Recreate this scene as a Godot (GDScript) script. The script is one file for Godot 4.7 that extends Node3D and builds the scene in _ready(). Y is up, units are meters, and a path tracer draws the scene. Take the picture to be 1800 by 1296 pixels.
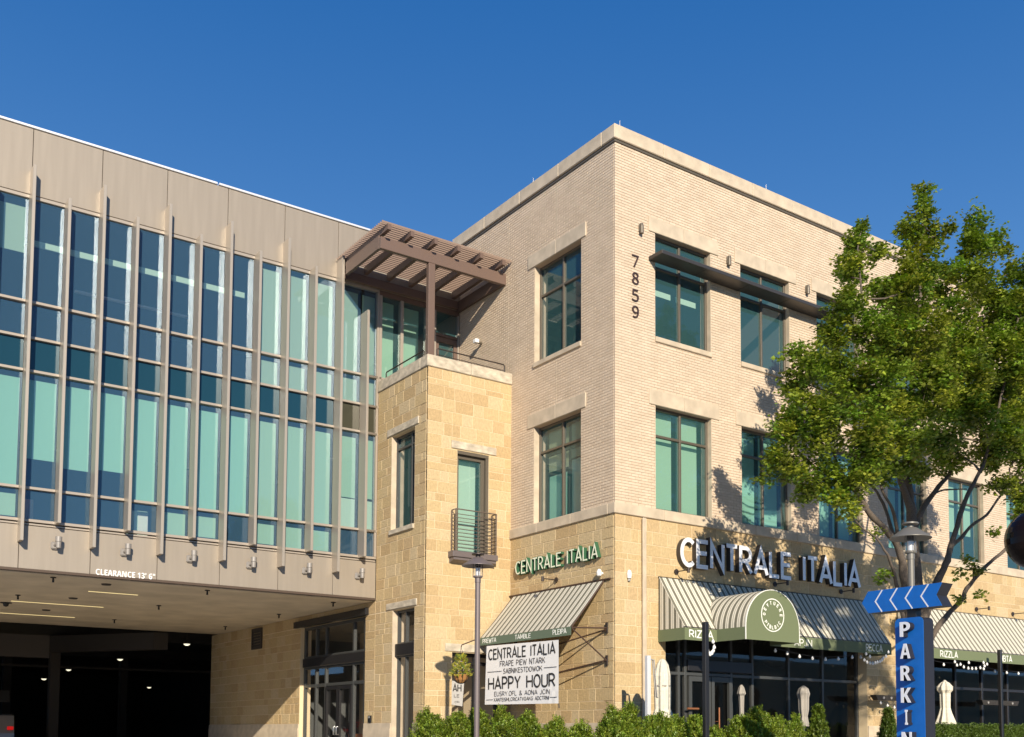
extends Node3D

const GY := -1.1          # height of the ground; the camera's eye is at y = 0
const ZB := -6.877        # front plane of the glass bridge
const TX := -2.53         # west face of the stone tower
const TZ := -4.215        # front face of the stone tower
var rng := RandomNumberGenerator.new()
var M := {}
var taken := {}
var EYE := Vector3(-15.4513, 0, 18.4708)


# ---------------------------------------------------------------- geometry
class Geo:
	var v := PackedVector3Array()
	var n := PackedVector3Array()
	var t := PackedVector2Array()
	var c := PackedColorArray()
	var ix := PackedInt32Array()
	var tint := Color.WHITE

	func put(p: Vector3, nn: Vector3, uv: Vector2) -> int:
		v.append(p); n.append(nn); t.append(uv); c.append(tint)
		return v.size() - 1

	# a, b, c, d run counter-clockwise seen from the front
	func quad(a: Vector3, b: Vector3, cc: Vector3, d: Vector3, u0 := Vector2(0, 0), u1 := Vector2(1, 1)) -> void:
		var nn := (b - a).cross(d - a)
		if nn.length_squared() < 1e-14:
			nn = (cc - b).cross(d - b)
		nn = nn.normalized()
		var i := put(a, nn, u0)
		put(b, nn, Vector2(u1.x, u0.y)); put(cc, nn, u1); put(d, nn, Vector2(u0.x, u1.y))
		for k in [0, 2, 1, 0, 3, 2]:
			ix.append(i + k)

	func tri(a: Vector3, b: Vector3, cc: Vector3) -> void:
		var nn := (b - a).cross(cc - a).normalized()
		var i := put(a, nn, Vector2(0, 0))
		put(b, nn, Vector2(1, 0)); put(cc, nn, Vector2(0, 1))
		for k in [0, 2, 1]:
			ix.append(i + k)

	func box(lo: Vector3, hi: Vector3) -> void:
		hexa([Vector3(lo.x, lo.y, lo.z), Vector3(hi.x, lo.y, lo.z), Vector3(hi.x, hi.y, lo.z), Vector3(lo.x, hi.y, lo.z),
			Vector3(lo.x, lo.y, hi.z), Vector3(hi.x, lo.y, hi.z), Vector3(hi.x, hi.y, hi.z), Vector3(lo.x, hi.y, hi.z)])

	# eight corners: back face x0y0, x1y0, x1y1, x0y1, then the front face the same way
	func hexa(p: Array) -> void:
		quad(p[4], p[5], p[6], p[7]); quad(p[1], p[0], p[3], p[2])
		quad(p[0], p[4], p[7], p[3]); quad(p[5], p[1], p[2], p[6])
		quad(p[7], p[6], p[2], p[3]); quad(p[0], p[1], p[5], p[4])

	func obox(x: Transform3D, s: Vector3) -> void:
		var p := []
		for z in [-0.5, 0.5]:
			for q in [[-0.5, -0.5], [0.5, -0.5], [0.5, 0.5], [-0.5, 0.5]]:
				p.append(x * Vector3(q[0] * s.x, q[1] * s.y, z * s.z))
		hexa(p)

	# a box with chamfered edges
	func bbox(lo: Vector3, hi: Vector3, b := 0.01) -> void:
		b = minf(b, 0.45 * minf(hi.x - lo.x, minf(hi.y - lo.y, hi.z - lo.z)))
		var mid := (lo + hi) / 2
		var h := (hi - lo) / 2
		for a in 3:
			var e := [Vector3.RIGHT, Vector3.UP, Vector3.BACK]
			var N: Vector3 = e[a]
			var U: Vector3 = e[(a + 1) % 3]
			var V: Vector3 = e[(a + 2) % 3]
			var hu: float = h[(a + 1) % 3]
			var hv: float = h[(a + 2) % 3]
			var hn: float = h[a]
			for s in [1.0, -1.0]:
				var o: Vector3 = mid + N * hn * s
				var p0 := o - U * (hu - b) - V * (hv - b)
				var p1 := o + U * (hu - b) - V * (hv - b)
				var p2 := o + U * (hu - b) + V * (hv - b)
				var p3 := o - U * (hu - b) + V * (hv - b)
				if s > 0:
					quad(p0, p1, p2, p3)
				else:
					quad(p3, p2, p1, p0)
				for r in [1.0, -1.0]:   # edges along V between the N and the U faces
					var q0: Vector3 = mid + N * hn * s + U * (hu - b) * r - V * (hv - b)
					var q1: Vector3 = mid + N * (hn - b) * s + U * hu * r - V * (hv - b)
					var up: Vector3 = V * 2 * (hv - b)
					if s * r > 0:
						quad(q0, q1, q1 + up, q0 + up)
					else:
						quad(q1, q0, q0 + up, q1 + up)
		for sx in [1.0, -1.0]:
			for sy in [1.0, -1.0]:
				for sz in [1.0, -1.0]:
					var A := mid + Vector3(sx * h.x, sy * (h.y - b), sz * (h.z - b))
					var B := mid + Vector3(sx * (h.x - b), sy * h.y, sz * (h.z - b))
					var C := mid + Vector3(sx * (h.x - b), sy * (h.y - b), sz * h.z)
					if sx * sy * sz > 0:
						tri(A, B, C)
					else:
						tri(A, C, B)

	func tube(pts: Array, radii: Array, sides := 8, caps := true) -> void:
		var rings := []
		var side := Vector3.ZERO
		for k in pts.size():
			var dir: Vector3 = (pts[mini(k + 1, pts.size() - 1)] - pts[maxi(k - 1, 0)]).normalized()
			if side == Vector3.ZERO:
				side = dir.cross(Vector3.UP if absf(dir.y) < 0.9 else Vector3.RIGHT).normalized()
			side = (side - dir * side.dot(dir)).normalized()
			var other := dir.cross(side)
			var r: float = radii[mini(k, radii.size() - 1)]
			var ring := []
			for s in sides + 1:
				var a := TAU * s / sides
				var nn := side * cos(a) + other * sin(a)
				ring.append(put(pts[k] + nn * r, nn, Vector2(float(s) / sides, k)))
			rings.append(ring)
		for k in pts.size() - 1:
			for s in sides:
				var a: int = rings[k][s]
				var b: int = rings[k][s + 1]
				var d: int = rings[k + 1][s]
				var e: int = rings[k + 1][s + 1]
				for q in [a, e, b, a, d, e]:
					ix.append(q)
		if caps:
			for k in [0, pts.size() - 1]:
				for s in sides:
					var p: Vector3 = v[rings[k][s]]
					var q: Vector3 = v[rings[k][s + 1]]
					if k == 0:
						tri(pts[k], q, p)
					else:
						tri(pts[k], p, q)

	# profile: points (radius, height) from the bottom up
	func lathe(o: Vector3, profile: Array, segs := 24, fold := 0.0, folds := 8) -> void:
		for k in profile.size() - 1:
			var p: Vector2 = profile[k]
			var q: Vector2 = profile[k + 1]
			var nn := Vector2(q.y - p.y, p.x - q.x).normalized()
			var base := v.size()
			for s in segs + 1:
				var a := TAU * s / segs
				var f := 1.0 + fold * (0.6 * sin(a * folds) + 0.4 * sin(a * (folds * 2 + 1) + k * 0.7))
				var dir := Vector3(cos(a), 0, -sin(a))
				var na := (dir * nn.x + Vector3.UP * nn.y)
				if fold > 0.0:
					var tang := Vector3(-sin(a), 0, -cos(a))
					na = (na - tang * fold * folds * 0.6 * cos(a * folds)).normalized()
				put(o + dir * p.x * f + Vector3.UP * p.y, na, Vector2(float(s) / segs, p.y))
				put(o + dir * q.x * f + Vector3.UP * q.y, na, Vector2(float(s) / segs, q.y))
			for s in segs:
				var a2 := base + s * 2
				for z in [a2, a2 + 1, a2 + 3, a2, a2 + 3, a2 + 2]:
					ix.append(z)

	# a polygon (counter-clockwise in x, y) pushed from z = d0 to z = d1
	func prism(poly: PackedVector2Array, d0: float, d1: float) -> void:
		var idx := Geometry2D.triangulate_polygon(poly)
		for k in range(0, idx.size(), 3):
			var a := poly[idx[k]]
			var b := poly[idx[k + 1]]
			var d := poly[idx[k + 2]]
			if (b - a).cross(d - a) < 0:
				var w := b; b = d; d = w
			tri(Vector3(a.x, a.y, d1), Vector3(b.x, b.y, d1), Vector3(d.x, d.y, d1))
			tri(Vector3(a.x, a.y, d0), Vector3(d.x, d.y, d0), Vector3(b.x, b.y, d0))
		for k in poly.size():
			var a := poly[k]
			var b := poly[(k + 1) % poly.size()]
			quad(Vector3(a.x, a.y, d0), Vector3(b.x, b.y, d0), Vector3(b.x, b.y, d1), Vector3(a.x, a.y, d1))

	# a stroke of even width along a line in x, y, pushed from d0 to d1
	func ribbon(p: PackedVector2Array, hw: float, d0: float, d1: float) -> void:
		var m := p.size()
		var closed := m > 2 and p[0].distance_to(p[m - 1]) < 1e-4
		if closed:
			m -= 1
		var L := []
		var R := []
		for k in m:
			var a := p[(k - 1 + m) % m] if (closed or k > 0) else p[k]
			var b := p[(k + 1) % m] if (closed or k < m - 1) else p[k]
			var d1v := (p[k] - a).normalized() if a != p[k] else (b - p[k]).normalized()
			var d2v := (b - p[k]).normalized() if b != p[k] else d1v
			var n1 := Vector2(-d1v.y, d1v.x)
			var n2 := Vector2(-d2v.y, d2v.x)
			var mm := (n1 + n2)
			mm = n1 if mm.length() < 0.1 else mm.normalized()
			var l := hw / maxf(0.35, mm.dot(n1))
			L.append(p[k] + mm * l)
			R.append(p[k] - mm * l)
		for k in (m if closed else m - 1):
			var j := (k + 1) % m
			var l0: Vector2 = L[k]
			var l1: Vector2 = L[j]
			var r0: Vector2 = R[k]
			var r1: Vector2 = R[j]
			quad(Vector3(r0.x, r0.y, d1), Vector3(r1.x, r1.y, d1), Vector3(l1.x, l1.y, d1), Vector3(l0.x, l0.y, d1))
			quad(Vector3(r0.x, r0.y, d0), Vector3(r1.x, r1.y, d0), Vector3(r1.x, r1.y, d1), Vector3(r0.x, r0.y, d1))
			quad(Vector3(l1.x, l1.y, d0), Vector3(l0.x, l0.y, d0), Vector3(l0.x, l0.y, d1), Vector3(l1.x, l1.y, d1))
		if not closed:
			quad(Vector3(L[0].x, L[0].y, d0), Vector3(R[0].x, R[0].y, d0), Vector3(R[0].x, R[0].y, d1), Vector3(L[0].x, L[0].y, d1))
			quad(Vector3(R[m - 1].x, R[m - 1].y, d0), Vector3(L[m - 1].x, L[m - 1].y, d0), Vector3(L[m - 1].x, L[m - 1].y, d1), Vector3(R[m - 1].x, R[m - 1].y, d1))

	func mesh() -> ArrayMesh:
		var a := []
		a.resize(Mesh.ARRAY_MAX)
		a[Mesh.ARRAY_VERTEX] = v
		a[Mesh.ARRAY_NORMAL] = n
		a[Mesh.ARRAY_TEX_UV] = t
		a[Mesh.ARRAY_COLOR] = c
		a[Mesh.ARRAY_INDEX] = ix
		var m := ArrayMesh.new()
		m.add_surface_from_arrays(Mesh.PRIMITIVE_TRIANGLES, a)
		return m


# ---------------------------------------------------------------- naming and nodes
func numbered(called: String) -> String:
	var k: int = taken.get(called, 0)
	taken[called] = k + 1
	return called if k == 0 else "%s_%03d" % [called, k]


func tag(o: Node, label: String, category: String, group := "") -> Node:
	o.set_meta("label", label)
	o.set_meta("category", category)
	if group:
		o.set_meta("group", group)
	return o


func thing(called: String, label: String, category: String, at := Vector3.ZERO, group := "") -> Node3D:
	var o := Node3D.new()
	o.name = numbered(called)
	add_child(o)
	o.position = at
	tag(o, label, category, group)
	return o


func gx(o: Node) -> Transform3D:
	var x := Transform3D.IDENTITY
	var k := o
	while k != self and k != null:
		x = (k as Node3D).transform * x
		k = k.get_parent()
	return x


# adds a mesh under a thing or a part; its geometry is given in the frame "where" of the world
func part(root: Node, called: String, g, m: Material, where := Transform3D.IDENTITY) -> MeshInstance3D:
	var o := MeshInstance3D.new()
	o.name = called
	o.mesh = g.mesh() if g is Geo else g
	o.material_override = m
	o.transform = gx(root).affine_inverse() * where
	root.add_child(o, true)
	return o


# a thing that is one mesh
func single(called: String, g, m: Material, label: String, category: String, at: Vector3, group := "", where := Transform3D.IDENTITY) -> MeshInstance3D:
	var o := MeshInstance3D.new()
	o.name = numbered(called)
	if g is Geo:
		for k in g.v.size():
			g.v[k] = where * g.v[k] - at
			g.n[k] = where.basis * g.n[k]
		o.mesh = g.mesh()
	else:
		o.mesh = g
	o.material_override = m
	o.position = at
	add_child(o)
	tag(o, label, category, group)
	return o


func struct(called: String, g: Geo, m: Material) -> MeshInstance3D:
	var o := MeshInstance3D.new()
	o.name = numbered(called)
	o.mesh = g.mesh()
	o.material_override = m
	add_child(o)
	o.set_meta("kind", "structure")
	return o


func copy(o: Node3D, at: Vector3, label: String, turn := 0.0) -> Node3D:
	var r: Node3D = o.duplicate()
	r.name = numbered(String(o.name).rstrip("0123456789").trim_suffix("_"))
	add_child(r)
	r.position = at
	r.rotation.y = turn
	r.set_meta("label", label)
	return r


func face(o: Vector3, u: Vector3) -> Transform3D:
	return Transform3D(Basis(u, Vector3.UP, u.cross(Vector3.UP)), o)


# ---------------------------------------------------------------- materials
func lin(r: float, g: float, b: float, a := 1.0) -> Color:
	var c := Color(r, g, b).linear_to_srgb()
	c.a = a
	return c


func noise_tex(freq: float, lo: float, hi: float, oct := 4, kind := FastNoiseLite.TYPE_SIMPLEX_SMOOTH, size := 512, sd := 1) -> NoiseTexture2D:
	var f := FastNoiseLite.new()
	f.seed = sd
	f.noise_type = kind
	f.frequency = freq
	f.fractal_octaves = oct
	var t := NoiseTexture2D.new()
	t.width = size; t.height = size
	t.seamless = true
	t.noise = f
	var g := Gradient.new()
	g.set_color(0, Color(lo, lo, lo))
	g.set_color(1, Color(hi, hi, hi))
	t.color_ramp = g
	return t


func mat(c: Color, rough := 0.8, metal := 0.0, tex: Texture2D = null, scale := Vector3.ONE, tri := true) -> StandardMaterial3D:
	var m := StandardMaterial3D.new()
	m.albedo_color = c
	m.roughness = rough
	m.metallic = metal
	if tex:
		m.albedo_texture = tex
		m.uv1_scale = scale
		if tri:
			m.uv1_triplanar = true
			m.uv1_world_triplanar = true
	return m


func pane(c: Color, metal: float) -> StandardMaterial3D:
	var m := mat(c, 0.02, metal)
	m.transparency = BaseMaterial3D.TRANSPARENCY_ALPHA
	return m


func materials() -> void:
	var cloudy := noise_tex(0.012, 0.86, 1.0, 5)
	var streak := noise_tex(0.02, 0.88, 1.0, 4, FastNoiseLite.TYPE_SIMPLEX_SMOOTH, 512, 7)
	var faint := noise_tex(0.012, 0.945, 1.0, 4, FastNoiseLite.TYPE_SIMPLEX_SMOOTH, 512, 31)
	var fine := noise_tex(0.12, 0.8, 1.0, 3, FastNoiseLite.TYPE_SIMPLEX_SMOOTH, 512, 4)
	var dirt := noise_tex(0.008, 0.93, 1.0, 5, FastNoiseLite.TYPE_SIMPLEX_SMOOTH, 512, 9)
	var stained := noise_tex(0.012, 0.74, 1.0, 5, FastNoiseLite.TYPE_SIMPLEX_SMOOTH, 512, 12)
	M.ground = mat(lin(0.58, 0.54, 0.48), 0.9, 0, fine, Vector3.ONE * 0.4)
	M.road = mat(lin(0.44, 0.40, 0.34), 0.9, 0, fine, Vector3.ONE * 0.5)
	M.brick_wall = mat(lin(0.46, 0.345, 0.25), 0.95)
	M.brick = mat(Color.WHITE, 0.85, 0, dirt, Vector3.ONE * 0.35)
	M.brick.vertex_color_use_as_albedo = true
	M.bricks = []
	for k in 7:
		M.bricks.append(mat(brick_color(k), 0.85, 0, dirt, Vector3.ONE * 0.35))
	M.stone_wall = mat(lin(0.66, 0.53, 0.34), 0.95)
	var rough_n := stone_normal()
	M.stone = mat(Color.WHITE, 0.85, 0, streak, Vector3(1.7, 0.8, 1.7))
	M.stone.vertex_color_use_as_albedo = true
	M.stones = []
	for k in 9:
		M.stones.append(mat(stone_color(k), 0.85, 0, streak, Vector3(1.7, 0.8, 1.7)))
	for m in M.stones + [M.stone]:
		m.normal_enabled = true
		m.normal_texture = rough_n
		m.normal_scale = 0.9
	M.cast = mat(lin(0.60, 0.495, 0.36), 0.85, 0, cloudy, Vector3.ONE * 0.35)
	M.cap = mat(lin(0.66, 0.57, 0.43), 0.9, 0, stained, Vector3(0.5, 0.9, 0.5))
	M.panel = mat(lin(0.335, 0.285, 0.225), 0.42, 0.2, faint, Vector3(0.9, 0.06, 0.9))
	M.soffit = mat(lin(0.70, 0.60, 0.45), 0.8, 0, cloudy, Vector3.ONE * 0.12)
	M.fin = mat(lin(0.36, 0.315, 0.26), 0.42, 0.3)
	M.rail_metal = mat(lin(0.36, 0.31, 0.255), 0.4, 0.2)
	M.coping = mat(lin(0.72, 0.73, 0.75), 0.4, 0.3)
	M.dark_line = mat(lin(0.07, 0.045, 0.03), 0.7)
	M.bronze = mat(lin(0.13, 0.11, 0.082), 0.45, 0.3)
	M.black_frame = mat(lin(0.022, 0.021, 0.022), 0.35, 0.2)
	M.grey_frame = mat(lin(0.075, 0.078, 0.075), 0.4, 0.3)
	M.pergola = mat(lin(0.145, 0.095, 0.073), 0.5, 0.1)
	M.canopy = mat(lin(0.055, 0.05, 0.046), 0.4, 0.3)
	M.bridge_glass = pane(lin(0.09, 0.22, 0.36, 0.08), 0.26)
	M.window_glass = pane(lin(0.10, 0.27, 0.28, 0.08), 0.2)
	M.store_glass = pane(lin(0.05, 0.05, 0.05, 0.04), 0.0)
	M.spandrel = mat(lin(0.012, 0.05, 0.075), 0.08, 0.2)
	M.olive_glass = mat(lin(0.05, 0.05, 0.035), 0.08, 0.1)
	M.blind_teal = mat(lin(0.25, 0.53, 0.39), 0.9)
	M.blind_green = mat(lin(0.30, 0.52, 0.36), 0.9)
	M.blind_sage = mat(lin(0.30, 0.46, 0.34), 0.9)
	M.blind_olive = mat(lin(0.26, 0.32, 0.19), 0.9)
	M.blind_pale = mat(lin(0.42, 0.62, 0.48), 0.9)
	M.room = mat(lin(0.10, 0.105, 0.10), 0.9)
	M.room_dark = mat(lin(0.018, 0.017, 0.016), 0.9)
	M.room_ceiling = mat(lin(0.14, 0.155, 0.165), 0.9)
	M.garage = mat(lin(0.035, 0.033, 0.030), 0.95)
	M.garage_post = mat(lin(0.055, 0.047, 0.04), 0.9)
	M.lamp_post = mat(lin(0.155, 0.128, 0.125), 0.45, 0.2)
	M.lamp_grey = mat(lin(0.17, 0.16, 0.14), 0.45, 0.2)
	M.lamp_glass = pane(lin(0.9, 0.9, 0.9, 0.06), 0.0)
	M.chrome = mat(lin(0.75, 0.75, 0.76), 0.2, 0.9)
	M.white = mat(lin(0.78, 0.77, 0.74), 0.5)
	M.steel = mat(lin(0.55, 0.53, 0.50), 0.35, 0.5)
	M.copper_tan = mat(lin(0.34, 0.22, 0.14), 0.7)
	M.spot = mat(lin(0.27, 0.25, 0.23), 0.5, 0.2)
	M.aluminium = mat(lin(0.70, 0.69, 0.68), 0.35, 0.25)
	M.slat = mat(lin(0.235, 0.165, 0.125), 0.5)
	M.balcony = mat(lin(0.13, 0.10, 0.08), 0.5, 0.1)
	M.black = mat(lin(0.012, 0.012, 0.013), 0.4)
	M.dark_metal = mat(lin(0.05, 0.038, 0.032), 0.5, 0.3)
	M.rust = mat(lin(0.075, 0.042, 0.028), 0.6, 0.2)
	M.blue = mat(lin(0.004, 0.125, 0.48), 0.45, 0, dirt, Vector3.ONE * 0.9)
	M.sign_side = mat(lin(0.016, 0.016, 0.022), 0.5)
	M.letter_white = mat(lin(0.76, 0.76, 0.78), 0.35, 0.15)
	M.letter_side = mat(lin(0.045, 0.038, 0.034), 0.5)
	M.letter_cream = mat(lin(0.78, 0.80, 0.62), 0.5)
	M.letter_green = mat(lin(0.035, 0.11, 0.055), 0.4)
	M.number = mat(lin(0.05, 0.028, 0.026), 0.5)
	M.olive = mat(lin(0.17, 0.205, 0.105), 0.85, 0, fine, Vector3.ONE * 1.5)
	M.green_cloth = mat(lin(0.12, 0.16, 0.105), 0.85)
	M.print_white = mat(lin(0.78, 0.78, 0.72), 0.8)
	M.banner = mat(lin(0.84, 0.825, 0.80), 0.6)
	M.notice = mat(lin(0.40, 0.39, 0.37), 0.7)
	M.print_black = mat(lin(0.02, 0.02, 0.02), 0.6)
	M.print_grey = mat(lin(0.08, 0.075, 0.075), 0.6)
	M.cloth = mat(lin(0.74, 0.69, 0.56), 0.9, 0, cloudy, Vector3.ONE * 1.4)
	M.cloth_grey = mat(lin(0.34, 0.31, 0.27), 0.9)
	M.copper = mat(lin(0.50, 0.20, 0.09), 0.3, 0.6)
	M.coir = mat(lin(0.42, 0.20, 0.06), 0.95, 0, fine, Vector3.ONE * 6)
	M.stripe = mat(Color.WHITE, 0.9, 0, stripe_tex(), Vector3.ONE, false)
	M.bark = mat(lin(0.21, 0.165, 0.125), 0.95, 0, noise_tex(0.05, 0.5, 1.0, 4, FastNoiseLite.TYPE_SIMPLEX_SMOOTH, 512, 21), Vector3(3, 0.8, 3))
	M.twig = mat(lin(0.12, 0.10, 0.06), 0.9)
	M.leaf = mat(Color.WHITE, 0.42)
	M.leaf.vertex_color_use_as_albedo = true
	M.leaf.backlight = lin(0.55, 0.68, 0.10)
	M.leaf.backlight_enabled = true
	M.flower = mat(lin(0.55, 0.35, 0.5), 0.8)
	M.globe = mat(lin(0.010, 0.006, 0.005), 0.12)
	M.globe.metallic_specular = 0.25
	M.tail = mat(lin(0.3, 0.01, 0.01), 0.3)
	M.tail.emission_enabled = true
	M.tail.emission = Color(1, 0.08, 0.05)
	M.tail.emission_energy_multiplier = 0.3
	M.bulb_lit = mat(lin(0.9, 0.9, 0.85), 0.5)
	M.bulb_lit.emission_enabled = true
	M.bulb_lit.emission = Color(1, 0.97, 0.85)
	M.bulb_lit.emission_energy_multiplier = 0.7
	M.tube_lit = mat(lin(0.9, 0.85, 0.6), 0.5)
	M.tube_lit.emission_enabled = true
	M.tube_lit.emission = Color(1, 0.9, 0.62)
	M.tube_lit.emission_energy_multiplier = 0.55
	M.bulb = mat(lin(0.85, 0.84, 0.80), 0.25)
	M.car_paint = mat(lin(0.25, 0.26, 0.28), 0.25, 0.5)
	M.tyre = mat(lin(0.02, 0.02, 0.02), 0.9)


func stone_normal() -> NoiseTexture2D:
	var t := noise_tex(0.035, 0.0, 1.0, 5, FastNoiseLite.TYPE_SIMPLEX_SMOOTH, 512, 17)
	t.color_ramp = null
	t.as_normal_map = true
	t.bump_strength = 5.0
	return t


func brick_color(k: int) -> Color:
	var t := (k % 7) / 6.0
	return lin(0.615 + 0.05 * t, 0.485 + 0.05 * t, 0.348 + 0.045 * t)


func stone_color(k: int) -> Color:
	var tones := [[0.575, 0.43, 0.228], [0.56, 0.41, 0.21], [0.59, 0.45, 0.25], [0.57, 0.42, 0.218], [0.515, 0.365, 0.185], [0.58, 0.437, 0.24], [0.57, 0.425, 0.225], [0.60, 0.462, 0.268], [0.545, 0.39, 0.205]]
	var c: Array = tones[k % 9]
	return lin(c[0], c[1], c[2])


func stripe_tex() -> ImageTexture:
	var im := Image.create(256, 4, false, Image.FORMAT_RGB8)
	var olive := lin(0.155, 0.145, 0.105)
	var cream := lin(0.66, 0.62, 0.51)
	for x in 256:
		var f := x / 256.0
		var c := olive if f < 0.43 else (olive if f > 0.66 and f < 0.73 else cream)
		for y in 4:
			im.set_pixel(x, y, c)
	return ImageTexture.create_from_image(im)


# ---------------------------------------------------------------- walls, cladding, windows
# a wall in local (u, y) with openings, front at d = 0
func wall_geo(g: Geo, u0: float, u1: float, y0: float, y1: float, open: Array, d0: float, d1: float) -> void:
	var us := [u0, u1]
	var ys := [y0, y1]
	for r in open:
		for q in [r[0], r[1]]:
			if q > u0 and q < u1:
				us.append(q)
		for q in [r[2], r[3]]:
			if q > y0 and q < y1:
				ys.append(q)
	us.sort(); ys.sort()
	for i in us.size() - 1:
		var start := -1.0e9
		for j in ys.size() - 1:
			if us[i + 1] - us[i] < 1e-4 or ys[j + 1] - ys[j] < 1e-4:
				continue
			var cu: float = (us[i] + us[i + 1]) / 2
			var cy: float = (ys[j] + ys[j + 1]) / 2
			var hole := false
			for r in open:
				if cu > r[0] and cu < r[1] and cy > r[2] and cy < r[3]:
					hole = true
			if hole:
				if start > -1e8:
					g.box(Vector3(us[i], start, d0), Vector3(us[i + 1], ys[j], d1))
				start = -1.0e9
			elif start < -1e8:
				start = ys[j]
		if start > -1e8:
			g.box(Vector3(us[i], start, d0), Vector3(us[i + 1], y1, d1))


# rectangles [u, y, w, h] of courses round the openings
func courses(u0: float, u1: float, y0: float, y1: float, open: Array, brick: bool) -> Array:
	var out := []
	var keys := [y0, y1]
	for r in open:
		for q in [r[2], r[3]]:
			if q > y0 and q < y1:
				keys.append(q)
	keys.sort()
	var rows := []
	if brick:
		var y := y0
		while y < y1 - 0.01:
			rows.append([y, minf(y + 0.0677, y1)])
			y += 0.0677
	else:
		for k in keys.size() - 1:
			var gap: float = keys[k + 1] - keys[k]
			if gap < 0.03:
				continue
			var hs := []
			var sum := 0.0
			while sum < gap - 0.1:
				var h: float = [0.30, 0.20, 0.30, 0.26, 0.14, 0.30][rng.randi() % 6]
				hs.append(h)
				sum += h
			if hs.is_empty():
				hs = [gap]; sum = gap
			var y: float = keys[k]
			for h in hs:
				rows.append([y, y + h * gap / sum])
				y += h * gap / sum
	var odd := 0
	for row in rows:
		odd += 1
		var spans := [[u0, u1]]
		var mid: float = (row[0] + row[1]) / 2
		for r in open:
			if mid > r[2] and mid < r[3]:
				var next := []
				for s in spans:
					if r[1] <= s[0] or r[0] >= s[1]:
						next.append(s)
						continue
					if r[0] - s[0] > 0.02:
						next.append([s[0], r[0]])
					if s[1] - r[1] > 0.02:
						next.append([r[1], s[1]])
				spans = next
		for s in spans:
			if brick:
				var k := floori(s[0] / 0.203) - 1
				while true:
					var a: float = k * 0.203 + (0.1015 if odd % 2 else 0.0)
					k += 1
					if a >= s[1] - 0.015:
						break
					var b := minf(a + 0.203, s[1])
					a = maxf(a, s[0])
					if b - a > 0.015:
						out.append([a, row[0], b - a, row[1] - row[0]])
			else:
				var u: float = s[0]
				while u < s[1] - 0.01:
					var w: float = [0.30, 0.42, 0.55, 0.38, 0.24, 0.48, 0.62][rng.randi() % 7]
					if u + w > s[1] - 0.14:
						w = s[1] - u
						if w > 0.7:
							w = w / 2
					out.append([u, row[0], w, row[1] - row[0]])
					u += w
	return out


func block_geo(g: Geo, w: float, h: float, dep: float, bev: float, o := Vector3.ZERO) -> void:
	var b := minf(bev, minf(w, h) * 0.3)
	var a0 := o
	var p := [Vector3(0, 0, 0), Vector3(w, 0, 0), Vector3(w, h, 0), Vector3(0, h, 0)]
	var q := [Vector3(b, b, 0), Vector3(w - b, b, 0), Vector3(w - b, h - b, 0), Vector3(b, h - b, 0)]
	g.quad(a0 + q[0], a0 + q[1], a0 + q[2], a0 + q[3])
	for k in 4:
		var j := (k + 1) % 4
		var pk: Vector3 = a0 + p[k] - Vector3(0, 0, b)
		var pj: Vector3 = a0 + p[j] - Vector3(0, 0, b)
		g.quad(pk, pj, a0 + q[j], a0 + q[k])
		g.quad(pk - Vector3(0, 0, dep - b), pj - Vector3(0, 0, dep - b), pj, pk)


# pieces: Array of [frame, u, y, w, h]; the 300 nearest are parts of their own, the rest one part
func lay_stone(root: Node3D, pieces: Array, limit: int) -> void:
	for q in pieces:
		q.append(EYE.distance_to(q[0] * Vector3(q[1] + q[3] / 2, q[2] + q[4] / 2, 0)) + (100.0 if q[2] + q[4] < 0.2 else 0.0))
	pieces.sort_custom(func(a, b): return a[5] < b[5])
	var rest := Geo.new()
	var meshes := {}
	for k in pieces.size():
		var q: Array = pieces[k]
		var proud := 0.004 + 0.005 * rng.randf()
		var tone := rng.randi() % 9
		var x: Transform3D = q[0]
		if k < limit:
			var w := snappedf(q[3] - 0.011, 0.005)
			var h := snappedf(q[4] - 0.011, 0.005)
			var key := Vector2(w, h)
			if not meshes.has(key):
				var g := Geo.new()
				block_geo(g, w, h, 0.05, 0.006)
				meshes[key] = g.mesh()
			part(root, "stone_block", meshes[key], M.stones[tone], x * Transform3D(Basis.IDENTITY, Vector3(q[1] + 0.005, q[2] + 0.005, proud)))
		else:
			var g := Geo.new()
			block_geo(g, q[3] - 0.011, q[4] - 0.011, 0.05, 0.006)
			merge(rest, g, x * Transform3D(Basis.IDENTITY, Vector3(q[1] + 0.005, q[2] + 0.005, proud)), stone_color(tone).srgb_to_linear())
	if rest.v.size():
		part(root, "stone_blocks", rest, M.stone).set_meta("kind", "stuff")


func merge(into: Geo, g: Geo, x: Transform3D, tint := Color.WHITE) -> void:
	var base := into.v.size()
	for k in g.v.size():
		into.v.append(x * g.v[k])
		into.n.append((x.basis * g.n[k]).normalized())
		into.t.append(g.t[k])
		into.c.append(tint)
	for k in g.ix:
		into.ix.append(base + k)


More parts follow.
